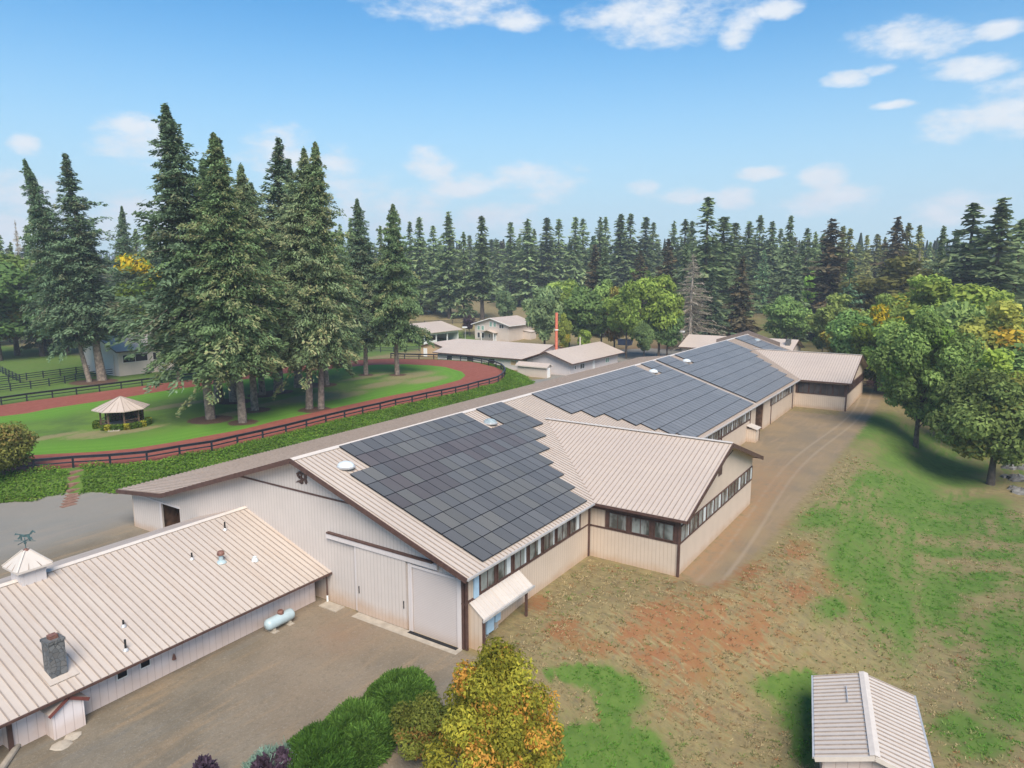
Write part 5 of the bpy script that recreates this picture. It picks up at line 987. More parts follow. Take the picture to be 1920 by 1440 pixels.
def put(kind, px, base, top, label, D=None, wide=1.0, col=None, z=None, group=None, toppx=None, cat='tree', sink=0):
    b = along(px, D) if D else (hit(px, base) if z is None else at(px, base, z)); b[2] -= sink; h = top_z(b, toppx if toppx is not None else px, top)-b[2]; tilt = (0, 0)
    if toppx is not None:
        hd = math.hypot(b[0]-CP[0], b[1]-CP[1]); dx = (toppx-px)/FPX*hd*.95; v = RT*dx; tilt = (-math.atan2(v[1], h), math.atan2(v[0], h))
    return kind.place(tuple(b), h, label, cat, group, rt.uniform(0, 6.28) if tilt == (0, 0) else 0, wide, col, tilt)
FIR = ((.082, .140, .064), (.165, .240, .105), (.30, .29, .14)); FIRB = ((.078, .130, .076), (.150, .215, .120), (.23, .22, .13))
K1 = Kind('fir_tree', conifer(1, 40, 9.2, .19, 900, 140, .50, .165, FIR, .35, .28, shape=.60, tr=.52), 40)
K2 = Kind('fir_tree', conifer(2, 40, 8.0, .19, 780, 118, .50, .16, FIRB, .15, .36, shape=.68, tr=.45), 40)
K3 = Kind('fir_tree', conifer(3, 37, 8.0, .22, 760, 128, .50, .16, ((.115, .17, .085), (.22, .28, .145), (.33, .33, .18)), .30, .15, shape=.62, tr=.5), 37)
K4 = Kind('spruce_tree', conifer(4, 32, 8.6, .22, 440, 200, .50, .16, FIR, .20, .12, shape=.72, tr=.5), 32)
K5 = Kind('fir_tree', conifer(5, 36, 6.0, .20, 520, 96, .48, .15, FIRB, .1, .45, shape=.6, tr=.45), 36)
g_ = None
put(K1, 455, 792, 252, 'tall fir with pale cone-tipped branches, front of the infield clump, standing nearest the track', z=TZ, toppx=434)
put(K2, 395, 785, 196, 'tallest fir, with the thickest trunk, at the left of the infield clump', z=TZ, toppx=353, wide=1.2)
put(K5, 410, 752, 300, 'dark fir close behind the thickest trunk of the infield clump', z=TZ, wide=1.3)
put(K3, 478, 769, 312, 'fir with a leaning pale trunk just right of the front infield fir', z=TZ, wide=1.0)
put(K5, 440, 752, 262, 'slim fir between the two tallest crowns of the infield clump', z=TZ, wide=1.4)
put(K2, 492, 741, 345, 'fir with a thin trunk standing in its own mulch ring mid-clump', z=TZ, wide=1.2)
put(K5, 522, 735, 262, 'narrow fir with a sharp open top, right of the middle of the clump', z=TZ, toppx=547, wide=1.35)
put(K3, 580, 766, 282, 'grey-green fir, left of a close pair of trunks at the clump right side', z=TZ, wide=.95, toppx=592)
put(K1, 602, 766, 270, 'grey-green fir, right of a close pair of trunks at the clump right side', z=TZ, wide=.85, toppx=612, col=(1.15, 1.1, 1.15))
put(K2, 613, 722, 372, 'shorter fir at the back of the clump behind the pair of trunks', z=TZ, wide=1.1)
put(K5, 560, 726, 300, 'thin dark fir at the back of the clump, in the shade', z=TZ, wide=1.4)
put(K2, 686, 702, 374, 'slender open-topped fir between the clump and the lone spruce', z=TZ, toppx=680, wide=1.05)
put(K4, 745, 702, 384, 'lone broad spruce with layered branches on the right of the infield', z=TZ, wide=.84)
put(K2, 168, 716, 290, 'fir with a leaning bent top, left of two by the paddock stable', z=TZ, toppx=95, wide=.85, col=(.95, 1.0, .98))
put(K5, 192, 713, 289, 'fir with a straight open top, right of two by the paddock stable', z=TZ, toppx=165, wide=1.35)
put(K2, 238, 700, 388, 'shorter fir beside the paddock stable roof', D=195, wide=.85)
put(K3, 335, 716, 505, 'low hanging fir at the right end of the paddock stable', z=TZ, wide=1.0)
put(K5, 290, 700, 415, 'dark fir behind the paddock stable roof', D=200, wide=1.2)
# distant forest conifers
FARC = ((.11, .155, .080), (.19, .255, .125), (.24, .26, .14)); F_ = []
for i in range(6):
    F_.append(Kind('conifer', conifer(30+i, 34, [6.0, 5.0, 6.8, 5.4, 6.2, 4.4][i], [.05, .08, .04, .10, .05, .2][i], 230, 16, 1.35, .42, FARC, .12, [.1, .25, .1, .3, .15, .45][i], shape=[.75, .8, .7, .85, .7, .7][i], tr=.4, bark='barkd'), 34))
KB = Kind('conifer', conifer(50, 34, 5.2, .05, 190, 22, 1.5, .5, ((.06, .05, .03), (.12, .105, .06), (.17, .12, .06)), .3, .2, shape=.6, tr=.4, bark='barkd'), 34)
KD = Kind('dead_spruce', conifer(51, 24, 4.6, .05, 330, 34, .8, .06, ((.34, .29, .22), (.48, .42, .33), (.4, .34, .27)), 0, .15, dead=True, shape=.75, tr=.32), 24)
front = [(770,417,.8,235),(788,407,.9,225),(813,423,.8,235),(842,398,1.1,215),(870,436,.9,260),(904,406,1.3,250),(932,450,1,300),(957,417,1,268),(975,440,.9,285),(989,411,1.15,262),(1001,430,.9,275),(1025,409,1.15,262),(1047,412,1.05,265),(1078,407,1.2,265),(1092,410,1.0,275),(1124,408,1.1,268),(1134,408,.9,280),(1162,402,1.1,265),(1180,402,1.15,268),(1209,407,1.05,270),(1223,417,.9,285),(1261,415,1.0,272),(1282,412,1.1,265),(1294,415,.9,285),(1323,372,1.0,235),(1353,407,1.4,255),(1375,418,1.1,275),(1401,416,1.1,262),(1421,405,1.15,262),(1444,416,1.2,260),(1460,430,.9,290),(1477,405,.8,290),(1510,428,1.1,265),(1525,435,.9,280),(1540,440,1,290),(1576,425,.9,270),(1589,430,1.1,262),(1621,441,.9,330),(1640,439,1.0,340),(1655,445,.9,330),(1697,420,1.0,270),(1718,423,.8,280),(1740,455,.9,330),(1762,425,.7,230),(1814,381,1.35,205),(1867,374,1.3,200),(1906,414,1.2,215),(1790,440,.9,300),(1845,425,1,260)]
zones = [(0, 860, 'right of the lone spruce'), (860, 1000, 'above the two storey house'), (1000, 1120, 'above the joint of the long stable'), (1120, 1250, 'above the office roof'), (1250, 1340, 'above the dead spruce'), (1340, 1480, 'above the end of the solar panels'), (1480, 1660, 'above the rear wing roof'), (1660, 1780, 'in the sparse stretch at the right'), (1780, 2000, 'towards the right edge')]
ordn = ['first', 'second', 'third', 'fourth', 'fifth', 'sixth', 'seventh', 'eighth', 'ninth', 'tenth']; cnt = {}
for i, (px, top, wd, D) in enumerate(front):
    if px <= 842: D += 45
    elif px == 904: D = 258
    elif 905 < px < 1320 or px in (1401, 1421, 1444, 1460): D += 52
    zn = [z[2] for z in zones if z[0] <= px < z[1]][0]; k = cnt.get(zn, 0); cnt[zn] = k+1
    q = F_[i % 6] if not (px in (1762, 1477)) else F_[5]; g = rt.uniform(.7, 1.35); warm = 1.25 if 1570 < px < 1730 else 1.0
    special = {904: 'large dark conifer with a clear trunk on the tan field, left above the house', 1323: 'tallest dark conifer of the middle forest, with a narrow spire', 1477: 'isolated thin dark spire between the solar roofs and the far woods', 1814: 'big dark conifer with level boughs, left of the tall pair at the right', 1867: 'tallest conifer at the right edge, right of the tall pair', 1762: 'thin nearly bare conifer left of the tall pair at the right'}
    lab = special.get(px, 'skyline conifer %s, %s from the left there' % (zn, ordn[k]))
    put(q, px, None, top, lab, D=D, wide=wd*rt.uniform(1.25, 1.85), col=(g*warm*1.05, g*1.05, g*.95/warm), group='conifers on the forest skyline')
for (px, top, D, lab) in ((1115,458,235,'brownish conifer in front of the forest above the office chimney'),(1134,462,232,'small green conifer beside the brownish one above the office chimney'),(1285,458,225,'green conifer just left behind the dead spruce'),(1252,448,240,'grey half-bare conifer left of the dead spruce'),(1555,411,235,'big brown half-dead conifer above the rear wing'),(1392,480,210,'brown-topped dark conifer behind the peak of the solar roof'),(1495,482,220,'russet conifer left of the light green sapling'),(1676,407,250,'thin brown-grey conifer in the sparse stretch'),(1200,470,250,'dull conifer behind the bright round tree')):
    kk = KB if 'green' not in lab else F_[1]; put(kk, px, None, top, lab, D=D, wide=1.9 if px == 1555 else 1.5, col=(1.0, 1.0, 1.0))
put(F_[2], 1336, 640, 506, 'short very dark spruce right of the dead spruce', D=206, wide=1.6, col=(.5, .55, .62)); put(F_[4], 1431, 628, 469, 'bluish conifer standing alone in the meadow gap', D=292, wide=1.3, col=(1.0, 1.25, 1.2)); put(F_[0], 1594, 600, 489, 'dark conifer in the thicket right of the white tent', D=200, wide=1.4, col=(.7, .85, .9))
put(KD, 1299, 662, 478, 'bare grey-tan dead spruce beside the rear barn', D=200, wide=1.75)
put(KD, 38, 590, 415, 'grey dead snag among the trees at the far left', D=230, wide=.5); put(KD, 1722, 520, 470, 'pale bare snag in the sparse stretch at the right', D=250, wide=.5)
for i, (px, top, D) in enumerate(((70,405,215),(58,423,230),(5,440,250),(25,455,250),(260,430,240),(283,417,230),(-20,430,240),(118,440,230),(640,420,260),(660,410,255),(715,425,250),(740,430,260))):
    put(F_[i % 6], px, None, top, 'conifer behind the left-hand firs, its tip %s from the left' % (ordn[i] if i < 10 else ['eleventh', 'twelfth'][i-10]), D=D, wide=1.0, group='conifers on the left skyline')
for i in range(88):
    px = -60+2040*(i+.5)/88+rt.uniform(-9, 9); D = rt.uniform(335, 440); b = along(px, D); cut = 440+rt.uniform(0, 32)+(8 if 1600 < px < 1780 else 0)+(10 if px < 800 else 0)
    put(F_[rt.randrange(6)], px, None, cut, 'one of the dark conifers massed behind the skyline trees', D=D, wide=rt.uniform(1.7, 2.6), col=tuple(rt.uniform(.8, 1.15)*q for q in ((1.2, 1.1, .8) if 1590 < px < 1760 else (1, 1, 1))), group='conifers massed behind the skyline row')
# far wooded ridge as one mass
def far_wood():
    rng = np.random.default_rng(9); n = 9000; px = rng.uniform(-120, 2040, n); D = rng.uniform(420, 1500, n)
    az = np.arctan((px-960)/FPX); fx, fy = math.cos(YAW), math.sin(YAW); dx = fx+RT[0]*np.tan(az); dy = fy+RT[1]*np.tan(az); L = np.hypot(dx, dy); X = CP[0]+dx/L*D; Y = CP[1]+dy/L*D; Z = H(X, Y)
    h = rng.uniform(16, 32, n); w = h*rng.uniform(.13, .2, n); V, F, T = [], [], []
    for a in (0, 1.05, 2.1):
        c, s = np.cos(a+rng.random(n)), np.sin(a+rng.random(n)); c_ = np.hypot(c, s); c /= c_; s /= c_
        for lo, hi, k in ((0.0, .55, 1.0), (.3, .8, .72), (.6, 1.0, .42)):
            p0 = np.stack([X-c*w*k, Y-s*w*k, Z+h*lo], 1); p1 = np.stack([X+c*w*k, Y+s*w*k, Z+h*lo], 1); p2 = np.stack([X+c*w*.06, Y+s*w*.06, Z+h*hi], 1); p3 = np.stack([X-c*w*.06, Y-s*w*.06, Z+h*hi], 1)
            V.append(np.stack([p0, p1, p2, p3], 1).reshape(-1, 3)); T.append(np.repeat(np.array([.035, .055, .032])*rng.uniform(.7, 1.4, (n, 1)), 4, 0))
    V = np.vstack(V); T = np.vstack(T); F = np.arange(len(V)).reshape(-1, 4); me = fast_mesh('far_forest', V, F, M['needles'], T); props(link(me, 'far_forest'), 'dark conifer woods covering the far hills', 'forest', kind='stuff')
far_wood()
# broadleaf trees
G_MID = ((.11, .17, .055), (.24, .34, .10)); G_DK = ((.075, .12, .045), (.15, .22, .075)); G_BL = ((.13, .19, .09), (.27, .35, .16)); G_OL = ((.14, .165, .05), (.27, .29, .085)); G_BR = ((.15, .215, .055), (.30, .38, .09))
D1 = Kind('broadleaf_tree', deciduous(60, 20, 6, .14, 44, 9000, .36, G_BR), 20); D2 = Kind('broadleaf_tree', deciduous(61, 20, 5, .12, 40, 9000, .34, G_BL, droop=.5), 20)
D3 = Kind('broadleaf_tree', deciduous(62, 18, 5.5, .14, 40, 9000, .34, G_DK), 18); D4 = Kind('broadleaf_tree', deciduous(63, 18, 5.2, .12, 40, 8000, .34, G_OL, accent=(.30, .22, .04), acc=.12), 18)
D5 = Kind('broadleaf_tree', deciduous(64, 20, 4.6, .22, 36, 7000, .34, G_MID, oval=.2), 20)
mids = [(D2, 948, 597, 536, 250, 1.05, 'grey-green bushy tree behind the two storey house', (.75, .8, .8)),
 (D2, 1022, 650, 520, 192, 1.05, 'blue-green willow-like tree right of the house', (1.15, 1.15, 1.15)), (D1, 1068, 648, 511, 196, .95, 'tall bright green tree with a rounded top behind the orange pipe', (1.15, 1.15, 1.15)),
 (D3, 1100, 650, 530, 190, 1.1, 'dark green tree right of the bright round one', (1.49, 1.49, 1.38)), (D5, 1130, 648, 514, 200, .8, 'pale green narrow tree in the middle of the broadleaf row', (1.49, 1.44, 1.38)),
 (D4, 1155, 652, 535, 192, .8, 'brownish yellow-green tree left of the leaning dark trunk', (1.26, 0.98, 0.8)), (D1, 1178, 662, 513, 180, .8, 'bright green tree on a leaning dark trunk above the office', (0.98, 1.03, 0.92)),
 (D4, 1058, 648, 585, 180, .6, 'small yellow-green tree beside the orange pipe', (1.26, 1.32, 0.92)), (D1, 1098, 650, 612, 178, .7, 'small light green tree behind the office ridge', (1.15, 1.15, 0.92)),
 (D1, 1240, 664, 500, 182, .85, 'tall light green tree left of the dead spruce', (1.15, 1.15, 0.98)), (D3, 1212, 664, 598, 176, .75, 'low dark green tree in the row before the dead spruce', (1.38, 1.32, 1.38)),
 (D3, 1256, 664, 575, 182, 1.0, 'broad dark green tree with a reddish patch at the foot of the dead spruce', (1.26, 1.32, 1.32)), (D5, 1200, 508, 487, 260, .8, 'green tree near the distant farmhouse', (1.03, 1.09, 0.92)),
 (D3, 1482, 655, 548, 205, 1.15, 'rounded dark green tree right beyond the rear barn', (2.03, 2.03, 1.76)), (D5, 1518, 600, 501, 250, .5, 'light green sapling among the conifers', (2.03, 2.16, 1.35)),
 (D4, 1580, 660, 548, 180, 1.25, 'olive broadleaf tree behind the rear wing roof', (1.15, 1.28, 1.22)), (D3, 1612, 668, 575, 150, 1.0, 'dark green tree between the olive tree and the yellow-topped one', (1.89, 2.03, 1.76)),
 (D3, 1552, 660, 590, 192, .7, 'low thicket tree right of the rear barn chimney', (1.35, 1.35, 1.22)), (D4, 1690, 520, 478, 215, 1.7, 'brown-olive broadleaf tree in front of the sparse stretch', (0.74, 0.65, 0.68)),
 (D4, 1740, 600, 512, 175, 1.3, 'tall yellow-green tree left of the great cottonwoods', (1.28, 1.55, 1.08)), (D1, 1800, 620, 505, 160, 1.3, 'great bright green cottonwood in the right-hand thicket', (1.01, 0.97, 0.81)),
 (D2, 1850, 640, 535, 150, 1.2, 'pale grey-green cottonwood in the right-hand thicket', (1.35, 1.35, 0.94)), (D4, 1895, 650, 560, 140, 1.2, 'yellowing willow near the right edge', (1.76, 1.62, 1.22)),
 (D1, 1700, 700, 585, 140, 1.15, 'mid green tree left of the pale cottonwood', (1.15, 1.22, 1.08)), (D1, 1770, 700, 600, 150, 1.2, 'green tree in front of the great cottonwood', (0.97, 0.97, 0.74)), (D3, 1815, 760, 650, 135, 1.4, 'deep green tree between the two lawn trees', (2.03, 2.03, 1.62)),
 (D4, 1885, 770, 652, 120, 1.1, 'yellow-green tree behind the nearest lawn tree', (1.49, 1.76, 1.08)), (D3, 1935, 760, 640, 130, 1.5, 'dark tree cut by the right edge of the picture', (1.62, 1.62, 1.35)), (D3, 1930, 640, 560, 160, 1.3, 'dark tree behind the willow at the right edge', (1.22, 1.22, 1.22)),
 (D4, 1660, 640, 548, 170, .9, 'low green tree under the brown-olive one', (1.08, 1.28, 1.08)),
 (D4, 15, 600, 474, 210, 1.5, 'large olive-green broadleaf tree at the far left edge', (0.69, 0.86, 0.8)), (D4, 62, 602, 484, 205, 1.5, 'large olive-green broadleaf tree right of the snag', (0.71, 0.92, 0.8)), (D3, 110, 602, 500, 205, 1.4, 'dark broadleaf tree under the left firs', (1.15, 1.15, 1.03)), (D3, -20, 600, 480, 200, 1.5, 'dark broadleaf tree cut by the left edge', (1.15, 1.26, 1.15)),
 (D3, 300, 600, 520, 235, 1.3, 'dark broadleaf tree glimpsed between the fir clumps', (1.15, 1.26, 1.15)), (D3, 840, 560, 500, 270, 1.4, 'dark broadleaf tree behind the white garage', (1.15, 1.15, 1.15))]
for k, px, base, top, D, wd, lab, col in mids: put(k, px, base, top, lab, D=D, wide=wd, col=col)
KY = Kind('broadleaf_tree', deciduous(66, 18, 5, .12, 40, 8000, .34, ((.10, .16, .03), (.20, .26, .04)), top=(.62, .46, .03)), 18)
put(KY, 268, None, 466, 'yellow-topped light green tree glimpsed between the two fir groups', D=185, wide=1.0); put(KY, 1660, None, 562, 'broadleaf tree with a bright yellow top in the right-hand thicket', D=145, wide=.9, col=(.75, .75, .8))
KP = Kind('plum_tree', deciduous(67, 10, 3.4, .22, 26, 4500, .22, ((.035, .020, .030), (.085, .05, .065)), tr=.16), 10); put(KP, 880, 628, 588, 'small purple-leaved tree between the white garage and the house', wide=.95)
NR = Kind('maple_tree', deciduous(68, 21, 7.2, .17, 70, 34000, .27, ((.12, .19, .055), (.27, .37, .11)), accent=(.16, .26, .05), acc=.12, cs=.22, tr=.42), 21); put(NR, 1717, 838, 575, 'tall green maple on a thick trunk on the lower lawn, right of the dirt road', wide=.86)
NR2 = Kind('oak_tree', deciduous(69, 14, 6.6, .22, 64, 34000, .25, ((.09, .13, .04), (.22, .28, .085)), accent=(.20, .20, .05), acc=.12, cs=.23, tr=.42), 14); put(NR2, 1857, 908, 700, 'broad dark green tree on a flared trunk near the right edge, the nearest lawn tree', wide=1.05)
# foreground shrubs and trees
MP = Kind('maple_tree', deciduous(70, 8, 3.2, .10, 120, 52000, .068, ((.18, .19, .03), (.42, .37, .05)), accent=(.62, .33, .07), acc=.45, cs=.145, tr=.16, oval=0, conic=1.0), 8)
b_ = at(922, 1560, -1.6); MP.place((b_[0], b_[1], -1.8), top_z(b_, 925, 1186)+1.8, 'young maple turning orange and yellow in front of the barn corner', rz=.6, wide=.86)
MP2 = Kind('maple_bush', deciduous(71, 3.4, 2.0, .08, 36, 22000, .075, ((.10, .125, .025), (.23, .24, .05)), accent=(.34, .20, .06), acc=.12, cs=.28, tr=.07, stems=3), 3.4)
b_ = hit(805, 1415); MP2.place(tuple(b_), 2.7, 'low olive-green maple bush at the left foot of the orange maple', 'shrub', rz=1.0, wide=1.0)
MP3 = Kind('maple_bush', deciduous(72, 4.2, 1.7, .08, 34, 22000, .08, ((.085, .13, .025), (.20, .24, .04)), accent=(.36, .26, .05), acc=.15, cs=.28, tr=.08, stems=2), 4.2)
b_ = hit(985, 1440); MP3.place((b_[0], b_[1], b_[2]-.3), 3.9, 'green and gold maple bush on the right side of the orange maple', 'shrub', rz=2.0, wide=1.0)
YT = Kind('broadleaf_tree', deciduous(73, 5.2, 3.0, .06, 34, 15000, .13, ((.17, .18, .045), (.32, .32, .09)), accent=(.32, .24, .08), acc=.2, cs=.28, tr=.1, stems=3), 5.2)
b_ = hit(8, 893); YT.place(tuple(b_), 5.6, 'loose yellow-green tree by the track fence at the left edge', rz=.3, wide=.95)
def spiky(seed, rx, ry, h, n, ln, cols, w=.035, droop=.0, name='crown', fill=True):
    rng = np.random.default_rng(seed); th = rng.uniform(0, 2*math.pi, n); r = np.sqrt(rng.random(n)); x = rx*r*np.cos(th); y = ry*r*np.sin(th)
    hh = h*np.sqrt(np.maximum(0, 1-r**2.4))*(.76+.24*np.sin(x*3.6+seed)*np.cos(y*4.1+seed*2)+.08*np.sin(x*9+y*7)); lay = rng.uniform(.55, 1, n); lay = np.where(rng.random(n) < .10, lay+.22*rng.random(n), lay); z = hh*lay
    out = unit(np.stack([x/rx, y/ry, .6+1.0*(1-r)], 1)+rng.normal(0, .8, (n, 3))); out[:, 2] -= droop*rng.random(n); out = unit(out)
    l = ln*rng.uniform(.5, 1.3, n)[:, None]; P = np.stack([x, y, z], 1)+out*l*.5; B = unit(np.cross(out, rng.normal(0, 1, (n, 3))))*w*rng.uniform(.6, 1.3, (n, 1)); k = np.clip(lay*1.5-.6+rng.normal(0, .2, n), 0, 1)[:, None]*.4+rng.random((n, 1))*.6
    c = np.array(cols[0])*(1-k)+np.array(cols[1])*k; c *= (.8+.4*(np.sin(x*3.1+seed*2)*np.cos(y*2.3)*.5+.5))[:, None]; V, F, T = quads(P, out*l, B, c); return fast_mesh(name, V, F, M['leaves'], T)
def bush(name, label, b, rx, ry, h, n, ln, cols, seed, rz=0, w=.035, droop=0, cat='shrub', stem=True, group=None):
    t = thing(name, tuple(b), label, cat, group, rz=rz); o = link(spiky(seed, rx, ry, h, n, ln, cols, w, droop, 'foliage'), 'foliage', t)
    rng = np.random.default_rng(seed); S = join([limb((0, 0, -.2), (rx*.6*math.cos(a), ry*.6*math.sin(a), h*.6), .07, .02) for a in rng.uniform(0, 6.28, 7)]); link(fast_mesh('stem', *S, M['barkd']), 'stem', t); return t
JUN = ((.018, .06, .012), (.15, .27, .05))
bush('juniper_bush', 'dense green juniper at the far end of the hedge, beside the boulders', hit(748, 1322), 2.35, 1.6, 1.15, 38000, .25, JUN, 1, .5, w=.034)
bush('juniper_bush', 'dense green juniper in the middle of the hedge along the gravel', hit(672, 1388), 2.4, 1.6, 1.15, 38000, .25, JUN, 2, .7, w=.034)
bush('juniper_bush', 'dense green juniper nearest the camera, at the bottom of the hedge', hit(598, 1442), 2.4, 1.6, 1.2, 38000, .25, ((.020, .06, .012), (.10, .20, .034)), 3, .8)
bush('blue_cedar', 'pale blue-green weeping conifer at the bottom edge, left of the juniper hedge', hit(505, 1465), 1.5, 1.1, 1.25, 9000, .26, ((.12, .20, .15), (.30, .42, .33)), 4, .3, .022, .9)
bush('smoke_bush', 'purple-leaved bush along the bottom edge in front of the blue-green conifer', hit(490, 1500), 2.1, .9, 1.75, 6500, .13, ((.035, .018, .028), (.12, .08, .11)), 5, .3, .07)
bush('smoke_bush', 'sparse purple-leaved shoots at the bottom edge, left of the other purple bush', hit(375, 1495), 1.1, .7, 1.75, 1500, .13, ((.035, .018, .028), (.10, .07, .10)), 6, .3, .07)
gx, gy = GAZ
def hedge_ring():
    rng = np.random.default_rng(8); labels = [('low clipped green hedge curving round the right front of the gazebo', -2.9, -.35), ('low green shrub left of the gazebo steps', 2.2, 2.9), ('green climbing shrub behind the gazebo with a yellow bloom', .2, 1.6)]
    for i, (lab, a0, a1) in enumerate(labels):
        n = 3600; a = rng.uniform(a0, a1, n); rr = 3.1+rng.uniform(-.32, .32, n)*1.1; zz = rng.uniform(.05, .75, n) if i < 2 else rng.uniform(.1, 1.7, n)
        P = np.stack([rr*np.cos(a), rr*np.sin(a), zz], 1); v = unit(rng.normal(0, 1, (n, 3))); A_ = unit(np.cross(v, rng.normal(0, 1, (n, 3))))*.10; B_ = unit(np.cross(v, A_))*.07
        k = rng.random((n, 1)); c = np.array((.05, .10, .02))*(1-k)+np.array((.14, .22, .03))*k; yl = (np.sin(a*9) > .55)[:, None] if i == 0 else (rng.random((n, 1)) < (.03 if i == 2 else .1)); c = np.where(yl, np.array((.36, .34, .04)), c)
        V, F, T = quads(P, A_, B_, c); t = thing('hedge', (gx, gy, TZ), lab, 'hedge'); link(fast_mesh('foliage', V, F, M['leaves'], T), 'foliage', t)
hedge_ring()
# ivy bank: leafy ground cover between the track and the barns
def ivy():
    rng = np.random.default_rng(12); n = 360000; X = rng.uniform(-26, 100, n); Y = rng.uniform(22, 62, n); so = sdist(X, Y, OUTP)
    pth = np.array([hit(128, 948)[:2], hit(138, 915)[:2], hit(143, 884)[:2]]); dp = np.minimum(*[np.hypot(X-np.interp(t, [0, .5, 1], pth[:, 0]), Y-np.interp(t, [0, .5, 1], pth[:, 1])) for t in (0.2, .8)])
    t_ = np.clip((Y-pth[0, 1])/(pth[2, 1]-pth[0, 1]), 0, 1); dpx = np.abs(X-(pth[0, 0]+(pth[2, 0]-pth[0, 0])*t_))
    ok = (so < -.25) & (so > -5.6+.5*np.sin(X*.7)+.3*np.sin(X*2.1)) & (dpx > .75+.2*np.sin(Y*3)) & (X < 97); X, Y = X[ok], Y[ok]; n = len(X)
    so = so[ok]; hb = .13+.10*(np.sin(X*.9+1)*np.sin(Y*1.3)*.5+.5)+.25*np.exp(-((dpx[ok]-2.0)/1.2)**2)*(so > -3.2); hb *= np.clip((so+5.6)*1.2, .3, 1)
    Z = H(X, Y)+rng.random(n)**.6*hb*1.6+.02; nr = unit(rng.normal(0, .55, (n, 3))+np.array([0, 0, 1])); A_ = unit(np.cross(nr, rng.normal(0, 1, (n, 3))))*(.09*rng.uniform(.6, 1.3, (n, 1))); B_ = unit(np.cross(nr, A_))*.07
    k = rng.random((n, 1)); c = np.array((.075, .15, .022))*(1-k)+np.array((.17, .30, .04))*k; yl = rng.random((n, 1)) < .05; c = np.where(yl, np.array((.22, .27, .05)), c)*(.8+.4*(np.sin(X*.5)*np.cos(Y*.8)*.5+.5))[:, None]
    V, F, T = quads(np.stack([X, Y, Z], 1), A_, B_, c); props(link(fast_mesh('ivy_ground_cover', V, F, M['leaves'], T), 'ivy_ground_cover'), 'bright green ivy covering the bank below the track fence', 'ground cover', kind='stuff')
    # steps
    m = MB(); 
    for k in range(9):
        t = k/8; x = pth[0, 0]+(pth[2, 0]-pth[0, 0])*t; y = pth[0, 1]+(pth[2, 1]-pth[0, 1])*t; z = float(H(x, y)); m.box((x-.65, y-.28, z-.3), (x+.65, y+.28, z+.06))
    props(m.build('garden_steps', plain('red_brown_earth_steps', (.22, .12, .085), .9, var=.2)), 'narrow reddish steps climbing the ivy bank to the track', 'steps')
ivy()
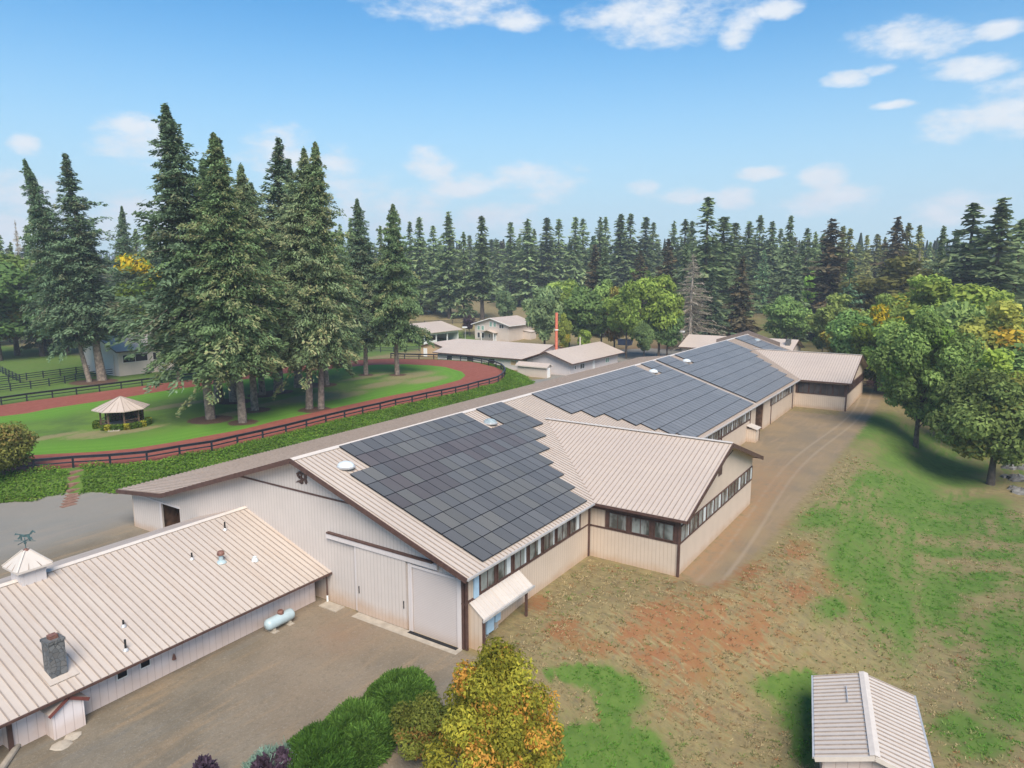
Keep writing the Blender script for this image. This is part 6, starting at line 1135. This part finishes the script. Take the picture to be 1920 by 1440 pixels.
def grass_tufts():
    rng = np.random.default_rng(15); n = 26000; X = rng.uniform(-12, 62, n); Y = rng.uniform(-58, -14, n); d = np.hypot(X-CP[0], Y-CP[1]); rd = sdist(X, Y, ROADP[0])
    ok = (rd < -.6) & (Y < np.where(X < 16, -14.6, -21.6)) & (rng.random(n) < np.clip(42/d, 0, 1)) & ~((X < -1) & (Y > -21)) & ~((X < 8) & (Y > -15.6)); gg = sdist(X, Y, GRAV[0]); ok &= gg < -.5
    X, Y = X[ok], Y[ok]; n = len(X); A = zone_masks(X, Y); k = 9; g = np.clip((A['green']*(1-.3*A['lowland'])+.6*A['lowland']+rng.normal(0, .25, n)-.35)*3, 0, 1)
    r = rng.random(n)[:, None]; dry = np.where(r < .45, np.array([[.46, .36, .20]]), np.where(r < .75, np.array([[.34, .27, .145]]), np.where(r < .93, np.array([[.22, .24, .09]]), np.array([[.34, .17, .08]]))))
    col = dry*(1-g[:, None])+np.array([[.12, .26, .04]])*g[:, None]; hs_ = rng.uniform(.4, 1.3, n)**1.5; idx = np.repeat(np.arange(n), k); m = n*k
    a = rng.uniform(0, 6.283, m); rr = rng.random(m)*.20*hs_[idx]; x = X[idx]+rr*np.cos(a); y = Y[idx]+rr*np.sin(a); l = (.03+.065*rng.random(m)*hs_[idx])[:, None]
    up = unit(np.stack([np.cos(a)*.9, np.sin(a)*.9, rng.uniform(.3, 1.2, m)], 1)); B_ = unit(np.cross(up, rng.normal(0, 1, (m, 3))))*.026; z = H(X, Y)[idx]
    V, F, T = quads(np.stack([x, y, z], 1)+up*l, up*l, B_, col[idx]*rng.uniform(.8, 1.25, (m, 1))); props(link(fast_mesh('dry_grass', V, F, M['leaves'], T), 'dry_grass'), 'patchy dry and green grass on the slope right of the barn', 'grass', kind='stuff')
grass_tufts()
# rocks and brush at the right
for i, (px, py, r_) in enumerate(((1893, 878, .9), (1908, 900, 1.1), (1915, 925, 1.0), (1900, 918, .7), (1885, 895, .6), (1918, 880, .9))):
    rock('boulder', hit(px, py), r_, M['rock'], 'dark boulder in the rock pile at the right edge, %s' % ['topmost', 'in the middle of the pile', 'lowest at the picture edge', 'low on the left side', 'small one at the left', 'topmost at the picture edge'][i], group='rock pile at the right edge', seed=40+i, sz=.9)
def brush():
    rng = np.random.default_rng(21); b = hit(1655, 722); n = 260; P = np.stack([rng.normal(0, 2.4, n), rng.normal(0, 1.6, n), np.abs(rng.normal(0, .5, n))+.1], 1); d = unit(rng.normal(0, 1, (n, 3))*np.array([1, 1, .3])); parts = [limb(p-q, p+q, .06, .03, 4) for p, q in zip(P, d*rng.uniform(.5, 1.4, (n, 1)))]
    props(link(fast_mesh('brush_pile', *join(parts), M['rust']), 'brush_pile', None, tuple(b)), 'heap of brown cut brush beyond the rear wing', 'brush pile')
    b = hit(1632, 712); m = MB(); m.tube((b[0]-1.5, b[1]+2.2, b[2]+.5), (b[0]+1.5, b[1]-2.2, b[2]+.3), .15, n=8); props(m.build('white_pipe', M['white']), 'long white pipe lying beyond the rear wing', 'pipe')
brush()

# ------------------------------------------------------------------ haze
def haze():
    m = MB(); m.box((-560, -1510, -30), (2110, 2110, 200)); t = bpy.data.materials.new('haze_air'); t.use_nodes = True; n = t.node_tree; n.nodes.clear()
    o = n.nodes.new('ShaderNodeOutputMaterial'); v = n.nodes.new('ShaderNodeVolumePrincipled'); v.inputs['Color'].default_value = (.80, .88, 1.0, 1); v.inputs['Density'].default_value = HAZE; n.links.new(v.outputs[0], o.inputs['Volume'])
    props(m.build('haze', t), kind='stuff')
HAZE = 0.00036
haze()
